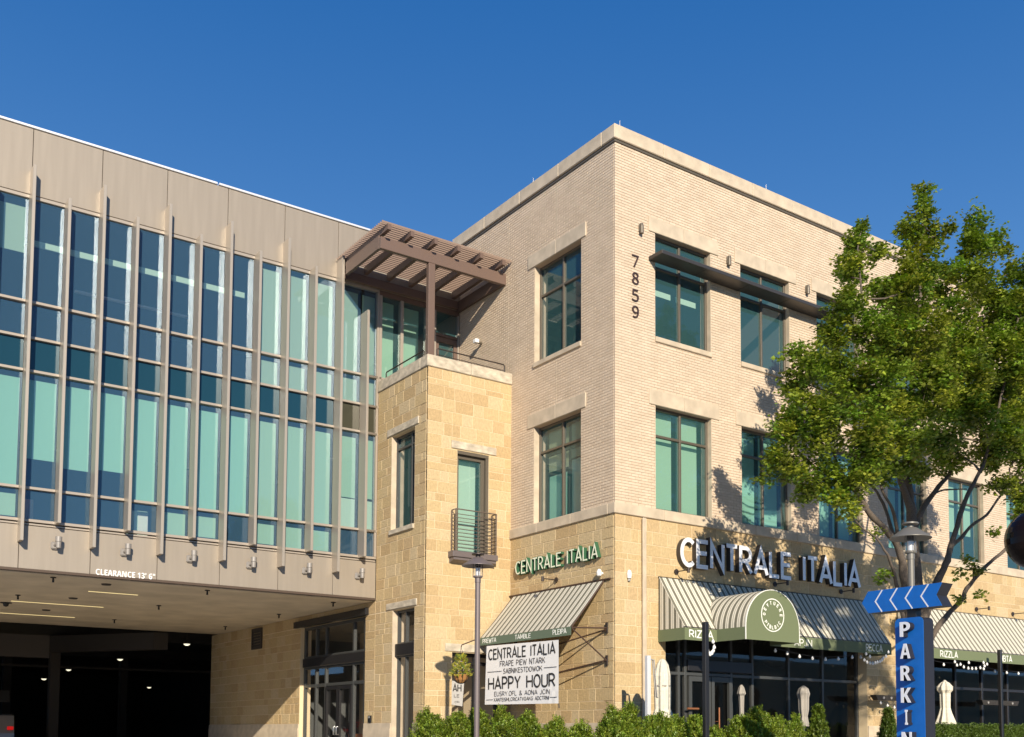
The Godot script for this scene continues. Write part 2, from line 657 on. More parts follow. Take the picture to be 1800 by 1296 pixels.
func lay_brick(root: Node3D, pieces: Array, limit: int) -> void:
	for q in pieces:
		var p: Vector3 = q[0] * Vector3(q[1] + q[3] / 2, q[2] + q[4] / 2, 0)
		q.append(p.distance_to(EYE) + (0.0 if q[3] > 0.19 else 50.0))
	pieces.sort_custom(func(a, b): return a[5] < b[5])
	var g := Geo.new()
	block_geo(g, 0.194, 0.0585, 0.045, 0.003)
	var m := g.mesh()
	var many := MultiMesh.new()
	many.transform_format = MultiMesh.TRANSFORM_3D
	many.use_colors = true
	many.mesh = m
	many.instance_count = maxi(0, pieces.size() - limit)
	for k in pieces.size():
		var q: Array = pieces[k]
		var b := Basis.from_scale(Vector3((q[3] - 0.009) / 0.194, (q[4] - 0.0092) / 0.0585, 1))
		var x: Transform3D = q[0] * Transform3D(b, Vector3(q[1] + 0.0045, q[2] + 0.0046, 0.002 * rng.randf()))
		var tone := rng.randi() % 7
		if k < limit:
			part(root, "brick", m, M.bricks[tone], x)
		else:
			many.set_instance_transform(k - limit, gx(root).affine_inverse() * x)
			many.set_instance_color(k - limit, brick_color(tone).srgb_to_linear())
	var o := MultiMeshInstance3D.new()
	o.name = "bricks"
	o.multimesh = many
	o.material_override = M.brick
	o.set_meta("kind", "stuff")
	root.add_child(o)


# a framed window in the opening [u0, u1, y0, y1] of the face x
func window(root: Node3D, x: Transform3D, u0: float, u1: float, y0: float, y1: float, o: Dictionary) -> MeshInstance3D:
	var r: float = o.get("recess", 0.13)
	var f: float = o.get("frame", 0.06)
	var fm: Material = o.get("metal", M.bronze)
	var g := Geo.new()
	var back := -r - 0.09
	g.bbox(Vector3(u0, y0, back), Vector3(u0 + f, y1, -r), 0.006)
	g.bbox(Vector3(u1 - f, y0, back), Vector3(u1, y1, -r), 0.006)
	g.bbox(Vector3(u0 + f, y0, back), Vector3(u1 - f, y0 + f, -r - 0.003), 0.006)
	g.bbox(Vector3(u0 + f, y1 - f, back), Vector3(u1 - f, y1, -r - 0.003), 0.006)
	var us := [u0 + f]
	for m in o.get("mull", []):
		g.bbox(Vector3(m - f / 2, y0 + f, back), Vector3(m + f / 2, y1 - f, -r - 0.003), 0.006)
		us.append(m - f / 2); us.append(m + f / 2)
	us.append(u1 - f)
	var ys := [y0 + f]
	for t in o.get("rail", []):
		for k in range(0, us.size(), 2):
			g.bbox(Vector3(us[k], t - f / 2, back), Vector3(us[k + 1], t + f / 2, -r - 0.006), 0.006)
		ys.append(t - f / 2); ys.append(t + f / 2)
	ys.append(y1 - f)
	var w := part(root, o.get("name", "window"), g, fm, x)
	for k in range(0, us.size(), 2):
		for j in range(0, ys.size(), 2):
			var p := Geo.new()
			p.quad(Vector3(us[k], ys[j], -r - 0.05), Vector3(us[k + 1], ys[j], -r - 0.05), Vector3(us[k + 1], ys[j + 1], -r - 0.05), Vector3(us[k], ys[j + 1], -r - 0.05))
			part(w, "pane", p, o.get("glass", M.window_glass), x)
	for b in o.get("blinds", []):
		var q := Geo.new()
		q.box(Vector3(b[0], b[2], -r - 0.24), Vector3(b[1], b[3], -r - 0.236))
		part(w, "blind", q, b[4], x)
	return w


# ---------------------------------------------------------------- lettering
func arc(cx: float, cy: float, rx: float, ry: float, a0: float, a1: float, k := 14) -> PackedVector2Array:
	var p := PackedVector2Array()
	for i in k + 1:
		var a := deg_to_rad(a0 + (a1 - a0) * i / k)
		p.append(Vector2(cx + rx * cos(a), cy + ry * sin(a)))
	return p


func line(a: Array) -> PackedVector2Array:
	var p := PackedVector2Array()
	for i in range(0, a.size(), 2):
		p.append(Vector2(a[i], a[i + 1]))
	return p


# strokes of a narrow capital, 10 high; [width, strokes]
func glyph(ch: String) -> Array:
	match ch:
		"A": return [5.6, [line([0, 0, 2.8, 10, 5.6, 0]), line([1.0, 2.9, 4.6, 2.9])]]
		"B": return [4.6, [line([0, 0, 0, 10, 2.2, 10]) + arc(2.2, 7.6, 2.0, 2.4, 90, -90) + line([0, 5.2]), line([0.4, 5.2, 2.4, 5.2]) + arc(2.4, 2.6, 2.2, 2.6, 90, -90) + line([0, 0])]]
		"C": return [5.0, [arc(2.8, 5, 2.8, 5, 48, 312, 20)]]
		"D": return [5.0, [line([0, 0, 0, 10, 1.8, 10]) + arc(1.8, 5, 3.2, 5, 90, -90) + line([0, 0])]]
		"E": return [4.2, [line([4.2, 10, 0, 10, 0, 0, 4.2, 0]), line([0, 5.4, 3.7, 5.4])]]
		"F": return [4.0, [line([4.0, 10, 0, 10, 0, 0]), line([0, 5.4, 3.4, 5.4])]]
		"G": return [5.2, [arc(2.8, 5, 2.8, 5, 50, 330, 20) + line([5.2, 4.6, 3.2, 4.6])]]
		"H": return [5.0, [line([0, 0, 0, 10]), line([5, 0, 5, 10]), line([0, 5, 5, 5])]]
		"I": return [0.6, [line([0.3, 0, 0.3, 10])]]
		"J": return [3.2, [line([3.0, 10, 3.0, 2.4]) + arc(1.5, 2.2, 1.5, 2.2, 0, -170)]]
		"K": return [4.8, [line([0, 0, 0, 10]), line([4.5, 10, 0.4, 4.6]), line([1.7, 6.2, 4.8, 0])]]
		"L": return [3.9, [line([0, 10, 0, 0, 3.9, 0])]]
		"M": return [6.4, [line([0, 0, 0.4, 10, 3.2, 2.6, 6.0, 10, 6.4, 0])]]
		"N": return [4.9, [line([0, 0, 0, 10, 4.9, 0, 4.9, 10])]]
		"O": return [5.4, [arc(2.7, 5, 2.7, 5, 0, 360, 26)]]
		"P": return [4.4, [line([0, 0, 0, 10, 2.0, 10]) + arc(2.0, 7.2, 2.4, 2.8, 90, -90) + line([0, 4.4])]]
		"R": return [4.8, [line([0, 0, 0, 10, 2.0, 10]) + arc(2.0, 7.3, 2.4, 2.7, 90, -90) + line([0, 4.6]), line([2.3, 4.6, 4.8, 0])]]
		"S": return [4.2, [arc(2.2, 7.5, 2.0, 2.5, 40, 250, 12) + arc(2.0, 2.5, 2.2, 2.6, 75, -145, 12)]]
		"T": return [4.6, [line([0, 10, 4.6, 10]), line([2.3, 9.8, 2.3, 0])]]
		"U": return [4.8, [line([0, 10, 0, 2.6]) + arc(2.4, 2.6, 2.4, 2.6, 180, 360) + line([4.8, 10])]]
		"V": return [5.2, [line([0, 10, 2.6, 0, 5.2, 10])]]
		"W": return [7.2, [line([0, 10, 1.8, 0, 3.6, 8, 5.4, 0, 7.2, 10])]]
		"X": return [4.8, [line([0, 0, 4.8, 10]), line([4.8, 0, 0, 10])]]
		"Y": return [5.0, [line([0, 10, 2.5, 4.8, 5.0, 10]), line([2.5, 5.2, 2.5, 0])]]
		"Z": return [4.4, [line([0, 10, 4.4, 10, 0, 0, 4.4, 0])]]
		"&": return [5.2, [line([5.2, 0, 1.0, 7.4]) + arc(2.2, 8.3, 1.3, 1.6, 200, -60, 10) + line([0.6, 3.6]) + arc(2.2, 2.2, 2.0, 2.2, 150, 330, 10) + line([4.8, 4.2])]]
		".": return [0.6, [line([0.3, 0, 0.3, 0.8])]]
		"-": return [4.0, [line([0, 5, 4, 5])]]
	return [3.0, []]


# one Geo per letter, in local (u, y), fitted to a width
func letters(text: String, u0: float, y0: float, width: float, height: float, hw: float, d0: float, d1: float, gap := 1.6) -> Array:
	var total := 0.0
	for ch in text:
		total += glyph(ch)[0] + gap
	total -= gap
	var sx := (width - 2 * hw) / total
	var sy := (height - 2 * hw) / 10.0
	var u := u0 + hw
	var out := []
	for ch in text:
		var gl := glyph(ch)
		var g := Geo.new()
		var k := 0
		for s in gl[1]:
			var p := PackedVector2Array()
			for q in s:
				p.append(Vector2(u + q.x * sx, y0 + hw + q.y * sy))
			g.ribbon(p, hw, d0, d1 - 0.0012 * k)
			k += 1
		if k:
			out.append(g)
		u += (gl[0] + gap) * sx
	return out


func print_text(root: Node, called: String, text: String, u0: float, y0: float, width: float, height: float, hw: float, m: Material, x: Transform3D, gap := 1.6) -> void:
	var g := Geo.new()
	for l in letters(text, u0, y0, width, height, hw, 0.0, 0.004, gap):
		merge(g, l, Transform3D.IDENTITY)
	part(root, called, g, m, x)


func type_mesh(text: String, height: float, depth: float, weight := 700) -> TextMesh:
	var f := SystemFont.new()
	f.font_names = PackedStringArray(["Droid Sans"])
	f.font_weight = weight
	var t := TextMesh.new()
	t.text = text
	t.font = f
	t.font_size = 64
	t.pixel_size = height / 46.0
	t.depth = depth
	t.curve_step = 1.0
	return t


# ---------------------------------------------------------------- plants
func leaf_star(g: Geo, o: Vector3, dir: Vector3, nrm: Vector3, s: float) -> void:
	var side := dir.cross(nrm).normalized()
	var sh := [[0.0, 0.0], [0.30, 0.12], [0.55, 0.30], [0.30, 0.42], [0.42, 0.70], [0.16, 0.62], [0.0, 1.0], [-0.16, 0.62], [-0.42, 0.70], [-0.30, 0.42], [-0.55, 0.30], [-0.30, 0.12]]
	var mid := o + dir * s * 0.4 - nrm * s * 0.08
	for k in sh.size():
		var a: Array = sh[k]
		var b: Array = sh[(k + 1) % sh.size()]
		g.tri(mid, o + (side * a[0] + dir * a[1]) * s, o + (side * b[0] + dir * b[1]) * s)


func maple_cluster(sd: int) -> ArrayMesh:
	var r := RandomNumberGenerator.new()
	r.seed = sd
	var g := Geo.new()
	for k in 7:
		var a := TAU * k / 7.0 + r.randf() * 0.7
		var out := Vector3(cos(a), r.randf_range(-0.5, 0.5), sin(a)).normalized()
		var o := out * r.randf_range(0.03, 0.14) + Vector3(0, r.randf_range(-0.08, 0.1), 0)
		var nrm := (Vector3.UP + Vector3(r.randf_range(-0.9, 0.9), r.randf_range(-0.2, 0.5), r.randf_range(-0.9, 0.9))).normalized()
		var dir := (out + Vector3.DOWN * r.randf_range(0.0, 0.7))
		dir = (dir - nrm * dir.dot(nrm)).normalized()
		var t := r.randf_range(0.75, 1.15)
		g.tint = Color(t, t, t)
		leaf_star(g, o, dir, nrm, r.randf_range(0.078, 0.112))
	return g.mesh()


func box_sprig(sd: int, size := 1.0) -> ArrayMesh:
	var r := RandomNumberGenerator.new()
	r.seed = sd
	var g := Geo.new()
	for k in 22:
		var h := 0.17 * k / 22.0
		var a := k * 2.4 + r.randf()
		var out := Vector3(cos(a), r.randf_range(0.0, 1.0), sin(a)).normalized()
		var side := out.cross(Vector3.UP).normalized()
		var o := Vector3(0, h, 0) + out * 0.008
		var l := r.randf_range(0.030, 0.046) * size
		var t := r.randf_range(0.75, 1.2)
		g.tint = Color(t, t, t * 0.9)
		var tip := o + out * l
		var m := o + out * l * 0.55
		var lift := side.cross(out) * l * 0.14
		g.quad(o, m - side * l * 0.34 + lift, tip, m + side * l * 0.34 + lift)
	return g.mesh()


func scatter(root: Node, called: String, m: Mesh, list: Array, colors: Array, material: Material) -> MultiMeshInstance3D:
	var mm := MultiMesh.new()
	mm.transform_format = MultiMesh.TRANSFORM_3D
	mm.use_colors = true
	mm.mesh = m
	mm.instance_count = list.size()
	for k in list.size():
		mm.set_instance_transform(k, list[k])
		mm.set_instance_color(k, colors[k])
	var o := MultiMeshInstance3D.new()
	o.name = called
	o.multimesh = mm
	o.material_override = material
	o.set_meta("kind", "stuff")
	root.add_child(o, true)
	return o


func spun(r: RandomNumberGenerator, up: Vector3) -> Basis:
	var y := up.normalized()
	var x := y.cross(Vector3(r.randf_range(-1, 1), r.randf_range(-1, 1), r.randf_range(-1, 1))).normalized()
	return Basis(x, y, x.cross(y))


# a shrub: sprigs on an uneven dome (cone for a topiary) of radius rr and height hh above its base
func shrub(called: String, label: String, at: Vector3, rr: float, hh: float, count: int, cone: bool, sd: int, group: String, tone := Vector3(0.24, 0.33, 0.04)) -> Node3D:
	var r := RandomNumberGenerator.new()
	r.seed = sd
	var s := thing(called, label, "shrub", at, group)
	var g := Geo.new()
	g.tube([Vector3.ZERO, Vector3(0.02, hh * 0.5, 0.01), Vector3(0, hh * 0.8, 0)], [0.03, 0.02, 0.008], 6)
	for k in 5:
		var a := TAU * k / 5.0
		g.tube([Vector3(0, hh * 0.15, 0), Vector3(cos(a) * rr * 0.5, hh * 0.6, sin(a) * rr * 0.5)], [0.015, 0.005], 5)
	part(s, "stem", g, M.twig, Transform3D(Basis.IDENTITY, at))
	var list := []
	var cols := []
	var bumps := []
	for k in 9:
		bumps.append([r.randf() * TAU, r.randf_range(0.15, 0.95), r.randf_range(-0.16, 0.20)])
	for k in count:
		var a := r.randf() * TAU
		var v := pow(r.randf(), 0.55)
		var rad: float
		if cone:
			rad = rr * (1.0 - v) * (0.85 + 0.15 * sin(v * 3.0)) + 0.03
		else:
			rad = rr * sqrt(maxf(0.0, 1.0 - pow(v, 3.0)))
		var bump := 1.0
		for b in bumps:
			var d := Vector2(wrapf(a - b[0], -PI, PI), (v - b[1]) * 2.0).length()
			bump += b[2] * exp(-d * d * 3.0) * (0.35 if cone else 1.0)
		var depth := 1.0 - 0.45 * pow(r.randf(), 2.2)
		var p := Vector3(cos(a) * rad * depth * bump, v * hh * (bump if not cone else 1.0) - 0.12, sin(a) * rad * depth * bump)
		var up := Vector3(cos(a) * (1.0 - v), 0.75, sin(a) * (1.0 - v)) + Vector3(r.randf_range(-0.4, 0.4), 0, r.randf_range(-0.4, 0.4))
		list.append(Transform3D(spun(r, up).scaled(Vector3.ONE * r.randf_range(0.8, 1.25)), p))
		var t := r.randf_range(0.55, 1.35)
		cols.append(Color(tone.x * t * r.randf_range(0.85, 1.2), tone.y * t, tone.z * t))
	scatter(s, "foliage", M.sprig, list, cols, M.leaf)
	return s


# ---------------------------------------------------------------- the scene
func _ready() -> void:
	rng.seed = 11
	camera_and_light()
	materials()
	ground()
	corner_building()
	stone_tower()
	bridge()
	passage_and_garage()
	pergola()
	awnings()
	signs()
	street_furniture()
	patio()
	plants()


func camera_and_light() -> void:
	var cam := Camera3D.new()
	cam.name = "camera"
	var yaw := deg_to_rad(35.2858)
	var pitch := deg_to_rad(3.721)
	var roll := deg_to_rad(0.2761)
	var fw := Vector3(sin(yaw) * cos(pitch), sin(pitch), -cos(yaw) * cos(pitch))
	var rt := Vector3(cos(yaw), 0, sin(yaw))
	var up := rt.cross(fw)
	var rt2 := rt * cos(roll) + up * sin(roll)
	var up2 := up * cos(roll) - rt * sin(roll)
	var near := 0.1
	var f := 1869.75
	cam.transform = Transform3D(Basis(rt2, up2, -fw), EYE)
	cam.set_frustum(near * 1296.0 / f, Vector2((900.0 - 930.04) / f * near, (1167.18 - 648.0) / f * near), near, 1500.0)
	add_child(cam)
	cam.current = true

	var sky_mat := ProceduralSkyMaterial.new()
	sky_mat.sky_top_color = Color(0.005, 0.293, 0.547)
	sky_mat.sky_horizon_color = Color(0.547, 0.76, 0.965)
	sky_mat.sky_curve = 0.20
	sky_mat.ground_bottom_color = Color(0.40, 0.37, 0.33)
	sky_mat.ground_horizon_color = Color(0.55, 0.55, 0.55)
	sky_mat.sun_angle_max = 1.0
	var sky := Sky.new()
	sky.sky_material = sky_mat
	var env := Environment.new()
	env.background_mode = Environment.BG_SKY
	env.sky = sky
	env.background_energy_multiplier = 1.0
	env.tonemap_mode = Environment.TONE_MAPPER_LINEAR
	env.tonemap_exposure = 1.45
	env.sdfgi_enabled = true
	env.ssao_enabled = true
	env.ssil_enabled = true
	var we := WorldEnvironment.new()
	we.name = "environment"
	we.environment = env
	add_child(we)

	var sun := DirectionalLight3D.new()
	sun.name = "sun"
	sun.light_color = Color(1.0, 0.95, 0.87)
	sun.light_energy = 1.45
	sun.light_angular_distance = 0.5
	sun.shadow_enabled = true
	add_child(sun)
	sun.look_at_from_position(Vector3.ZERO, Vector3(0.435, -0.427, -1.0))


func ground() -> void:
	var g := Geo.new()
	g.quad(Vector3(-400, GY, 400), Vector3(400, GY, 400), Vector3(400, GY, -400), Vector3(-400, GY, -400))
	struct("ground", g, M.ground)
	g = Geo.new()
	g.quad(Vector3(-13, GY + 0.004, 40), Vector3(-4.4, GY + 0.004, 40), Vector3(-4.4, GY + 0.004, -58), Vector3(-13, GY + 0.004, -58))
	struct("road", g, M.road)


func corner_building() -> void:
	var b := thing("corner_building", "three-storey corner building of pale brick over tan ashlar stone", "building", Vector3(0, GY, 0))
	var R := face(Vector3.ZERO, Vector3.RIGHT)
	var L := face(Vector3.ZERO, Vector3.BACK)
	var len := 26.0
	var xs := [1.2508, 4.1543, 7.0968, 10.0747, 13.0121, 16.1264, 19.1, 22.0]
	var ww := 1.845
	var upR := []
	for x in xs:
		upR.append([x, x + ww, 9.42, 11.95])
		upR.append([x, x + ww, 5.27, 7.756])
	var upL := [[-3.196, -1.265, 9.42, 11.95], [-3.196, -1.265, 5.27, 7.756]]
	var loR := [[1.54, 9.0, GY, 2.75], [10.6, 19.4, GY, 2.75]]
	var g := Geo.new()
	wall_geo(g, 0.01, len, 5.03, 13.86, upR, -0.30, -0.010)
	part(b, "brick_wall", g, M.brick_wall, R)
	g = Geo.new()
	wall_geo(g, -14.0, -0.30, 5.03, 13.86, upL, -0.30, -0.010)
	part(b, "brick_wall", g, M.brick_wall, L)
	g = Geo.new()
	wall_geo(g, 0.01, len, GY, 5.03, loR, -0.42, 0.0)
	part(b, "stone_wall", g, M.stone_wall, R)
	g = Geo.new()
	wall_geo(g, -14.0, -0.42, GY, 5.03, [], -0.42, 0.0)
	part(b, "stone_wall", g, M.stone_wall, L)
	# cladding
	var pieces := []
	for q in courses(0.0, len, 5.27, 13.86, upR, true):
		pieces.append([R] + q)
	for q in courses(-6.87, -0.047, 5.27, 13.86, upL, true):
		pieces.append([L] + q)
	lay_brick(b, pieces, 300)
	var stones := []
	for q in courses(0.0, len, 0.24, 5.02, loR, false):
		stones.append([R] + q)
	for q in courses(TZ, -0.05, 0.24, 5.02, [], false):
		stones.append([L] + q)
	lay_stone(b, stones, 300)
	# belt course, cornice and plinth, in lengths with open joints
	var u := -0.055
	while u < len:
		var e := minf(u + 1.55, len)
		g = Geo.new(); g.bbox(Vector3(u + 0.003, 5.022, -0.2), Vector3(e - 0.003, 5.268, 0.055), 0.012)
		part(b, "belt_course", g, M.cast, R)
		g = Geo.new(); g.bbox(Vector3(u + 0.003 - 0.02, 13.86, -0.4), Vector3(e - 0.003 - 0.02, 14.20, 0.075), 0.015)
		part(b, "cornice", g, M.cast, R)
		u = e
	g = Geo.new(); g.box(Vector3(-0.03, 13.80, -0.02), Vector3(len, 13.858, 0.03)); part(b, "cornice_lip", g, M.bronze, R)
	g = Geo.new(); g.box(Vector3(-7.3, 13.80, -0.02), Vector3(-0.02, 13.858, 0.03)); part(b, "cornice_lip", g, M.bronze, L)
	u = -0.2
	while u > TZ + 0.1:
		var e := maxf(u - 1.4, TZ)
		g = Geo.new(); g.bbox(Vector3(e + 0.003, 5.022, -0.2), Vector3(u - 0.003, 5.268, 0.055), 0.012)
		part(b, "belt_course", g, M.cast, L)
		u = e
	u = -0.402
	while u > -7.2:
		var e := maxf(u - 1.7, -7.3)
		g = Geo.new(); g.bbox(Vector3(e + 0.003, 13.86, -0.4), Vector3(u - 0.003, 14.20, 0.075), 0.015)
		part(b, "cornice", g, M.cast, L)
		u = e
	g = Geo.new()
	for r in [[-0.03, 1.535], [9.005, 10.595], [19.405, len]]:
		g.box(Vector3(r[0], GY, -0.1), Vector3(r[1], 0.235, 0.035))
	part(b, "plinth", g, M.cast, R)
	g = Geo.new(); g.box(Vector3(TZ, GY, -0.1), Vector3(-0.1, 0.235, 0.035)); part(b, "plinth", g, M.cast, L)
	# downpipe and movement joints
	g = Geo.new(); g.bbox(Vector3(0.775, GY, 0.03), Vector3(0.885, 5.0, 0.10), 0.02); part(b, "downpipe", g, M.cast, R)
	g = Geo.new(); g.box(Vector3(-2.268, 12.31, 0.0), Vector3(-2.252, 13.80, 0.004)); part(b, "movement_joint", g, M.cast, L)
	g = Geo.new(); g.box(Vector3(-2.268, 8.115, 0.0), Vector3(-2.252, 9.29, 0.004)); part(b, "movement_joint", g, M.cast, L)
	g = Geo.new(); g.box(Vector3(-4.408, 9.45, 0.0), Vector3(-4.392, 13.80, 0.004)); part(b, "movement_joint", g, M.cast, L)
	# windows
	for k in xs.size():
		var x: float = xs[k]
		var mid := x + ww / 2
		for s in [[7.757, 8.11], [11.951, 12.30]]:
			for h in [[x - 0.21, mid - 0.003], [mid + 0.003, x + ww + 0.26]]:
				g = Geo.new(); g.bbox(Vector3(h[0], s[0], -0.15), Vector3(h[1], s[1], 0.03), 0.01)
				part(b, "lintel", g, M.cast, R)
		g = Geo.new(); g.bbox(Vector3(x - 0.01, 9.295, -0.2), Vector3(x + ww + 0.01, 9.418, 0.045), 0.01)
		part(b, "sill", g, M.cast, R)
		var low := []
		var a := x + 0.14
		var e := x + ww - 0.16
		if k == 0:
			low = [[a, mid - 0.09, 5.3, 7.7, M.blind_green], [mid + 0.07, e, 5.3, 7.7, M.blind_green]]
		elif k < 4:
			low = [[a, mid - 0.09, 5.3, 7.7, M.blind_teal], [mid + 0.07, e, 5.3, 7.7, M.blind_teal]]
		else:
			low = [[a, mid - 0.09, 6.2, 7.7, M.blind_green], [mid + 0.07, e, 6.15, 7.7, M.blind_green]]
		window(b, R, x, x + ww, 5.27, 7.756, {"mull": [mid], "rail": [7.075], "blinds": low})
		window(b, R, x, x + ww, 9.42, 11.95, {"mull": [mid], "rail": [11.19], "blinds": [[a, mid - 0.09, 10.62, 10.76, M.blind_pale], [mid + 0.07, e, 10.62, 10.76, M.blind_pale]] if k == 0 else []})
	for s in [[7.757, 8.11], [11.951, 12.30]]:
		for h in [[-3.46, -2.263], [-2.257, -1.06]]:
			g = Geo.new(); g.bbox(Vector3(h[0], s[0], -0.15), Vector3(h[1], s[1], 0.03), 0.01)
			part(b, "lintel", g, M.cast, L)
	g = Geo.new(); g.bbox(Vector3(-3.21, 9.295, -0.2), Vector3(-1.25, 9.418, 0.045), 0.01); part(b, "sill", g, M.cast, L)
	window(b, L, -3.196, -1.265, 5.27, 7.756, {"mull": [-2.2], "rail": [7.10], "recess": 0.16, "blinds": [[-3.05, -2.32, 5.3, 6.5, M.blind_teal], [-2.12, -1.75, 5.3, 6.75, M.blind_sage], [-3.08, -2.26, 6.62, 7.02, M.blind_olive], [-2.14, -1.36, 6.8, 7.02, M.blind_olive], [-3.08, -2.26, 7.15, 7.66, M.blind_olive], [-2.14, -1.36, 7.15, 7.66, M.blind_olive]]})
	window(b, L, -3.196, -1.265, 9.42, 11.95, {"mull": [-2.2], "rail": [11.19], "recess": 0.16})
	# reveals of the openings, roof, rooms
	g = Geo.new()
	for x in xs:
		for y in [[5.27, 7.756], [9.42, 11.95]]:
			g.box(Vector3(x - 0.015, y[0], -0.36), Vector3(x + 0.004, y[1], -0.004))
			g.box(Vector3(x + ww - 0.004, y[0], -0.36), Vector3(x + ww + 0.015, y[1], -0.004))
	part(b, "window_reveal", g, M.cast, R)
	g = Geo.new()
	for y in [[5.27, 7.756], [9.42, 11.95]]:
		g.box(Vector3(-3.212, y[0], -0.36), Vector3(-3.192, y[1], -0.004))
		g.box(Vector3(-1.269, y[0], -0.36), Vector3(-1.249, y[1], -0.004))
	part(b, "window_reveal", g, M.cast, L)
	g = Geo.new(); g.box(Vector3(0.3, 13.2, -14), Vector3(len, 13.4, -0.4)); part(b, "roof", g, M.garage_post)
	for y in [4.6, 8.85, 12.75]:
		g = Geo.new(); g.box(Vector3(0.31, y, -13.9), Vector3(len - 0.1, y + 0.3, -0.31)); part(b, "floor_slab", g, M.room_ceiling)
	g = Geo.new(); g.box(Vector3(0.32, 4.9, -7.2), Vector3(len, 12.75, -7.0)); part(b, "room_wall", g, M.room)
	g = Geo.new(); g.box(Vector3(6.0, 4.9, -7.0), Vector3(6.15, 12.75, -0.32)); part(b, "room_wall", g, M.room)
	g = Geo.new(); g.box(Vector3(12.0, 4.9, -7.0), Vector3(12.15, 12.75, -0.32)); part(b, "room_wall", g, M.room)
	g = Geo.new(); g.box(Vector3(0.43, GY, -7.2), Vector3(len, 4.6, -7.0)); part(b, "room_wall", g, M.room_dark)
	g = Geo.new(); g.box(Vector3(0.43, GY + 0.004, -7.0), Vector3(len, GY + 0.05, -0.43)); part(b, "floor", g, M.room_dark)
	g = Geo.new(); g.box(Vector3(len - 0.3, GY, -14), Vector3(len, 13.86, -0.45)); part(b, "end_wall", g, M.brick_wall)
	g = Geo.new(); g.box(Vector3(0.3, GY, -14.3), Vector3(len, 13.86, -14.0)); part(b, "back_wall", g, M.brick_wall)
	# storefronts
	var st := window(b, R, 1.54, 9.0, GY, 2.75, {"name": "storefront", "recess": 0.28, "frame": 0.075, "metal": M.grey_frame, "glass": M.store_glass,
		"mull": [2.24, 2.46, 4.03, 4.79, 6.16, 7.51], "rail": [1.445]})
	g = Geo.new(); g.bbox(Vector3(2.5, 1.52, -0.35), Vector3(4.74, 1.80, -0.24), 0.01); part(st, "door_header", g, M.black_frame, R)
	for d in [[2.51, 3.24], [3.27, 3.98]]:
		g = Geo.new()
		g.box(Vector3(d[0], GY + 0.02, -0.30), Vector3(d[0] + 0.1, 1.39, -0.22)); g.box(Vector3(d[1] - 0.1, GY + 0.02, -0.30), Vector3(d[1], 1.39, -0.22))
		g.box(Vector3(d[0] + 0.1, 1.27, -0.30), Vector3(d[1] - 0.1, 1.39, -0.225)); g.box(Vector3(d[0] + 0.1, GY + 0.02, -0.30), Vector3(d[1] - 0.1, GY + 0.25, -0.225))
		part(st, "door_leaf", g, M.grey_frame, R)
	for x in [2.90, 3.40]:
		g = Geo.new(); g.tube([Vector3(x, -0.5, -0.10), Vector3(x, 0.64, -0.10)], [0.02], 8); g.tube([Vector3(x, 0.3, -0.22), Vector3(x, 0.3, -0.10)], [0.012], 6)
		part(st, "door_handle", g, M.copper, R)
	g = Geo.new(); g.tube([Vector3(2.36, 0.60, -0.12), Vector3(2.72, 0.60, -0.12)], [0.028], 8); part(st, "push_bar", g, M.copper, R)
	window(b, R, 10.6, 19.4, GY, 2.75, {"name": "storefront", "recess": 0.28, "frame": 0.09, "metal": M.black_frame, "glass": M.store_glass,
		"mull": [12.2, 13.63, 15.03, 16.45, 17.9], "rail": [1.41]})
	# sunshade over the top-floor windows
	var sh := part(b, "sunshade", sunshade_geo(), M.canopy, R)
	for k in 4:
		g = Geo.new(); g.box(Vector3(2.5 + k * 1.5, 11.221, 0.01), Vector3(2.512 + k * 1.5, 11.224, 0.47)); part(sh, "panel_joint", g, M.black, R)


func sunshade_geo() -> Geo:
	var g := Geo.new()
	g.bbox(Vector3(1.04, 11.225, 0.002), Vector3(8.05, 11.32, 0.48), 0.008)
	return g


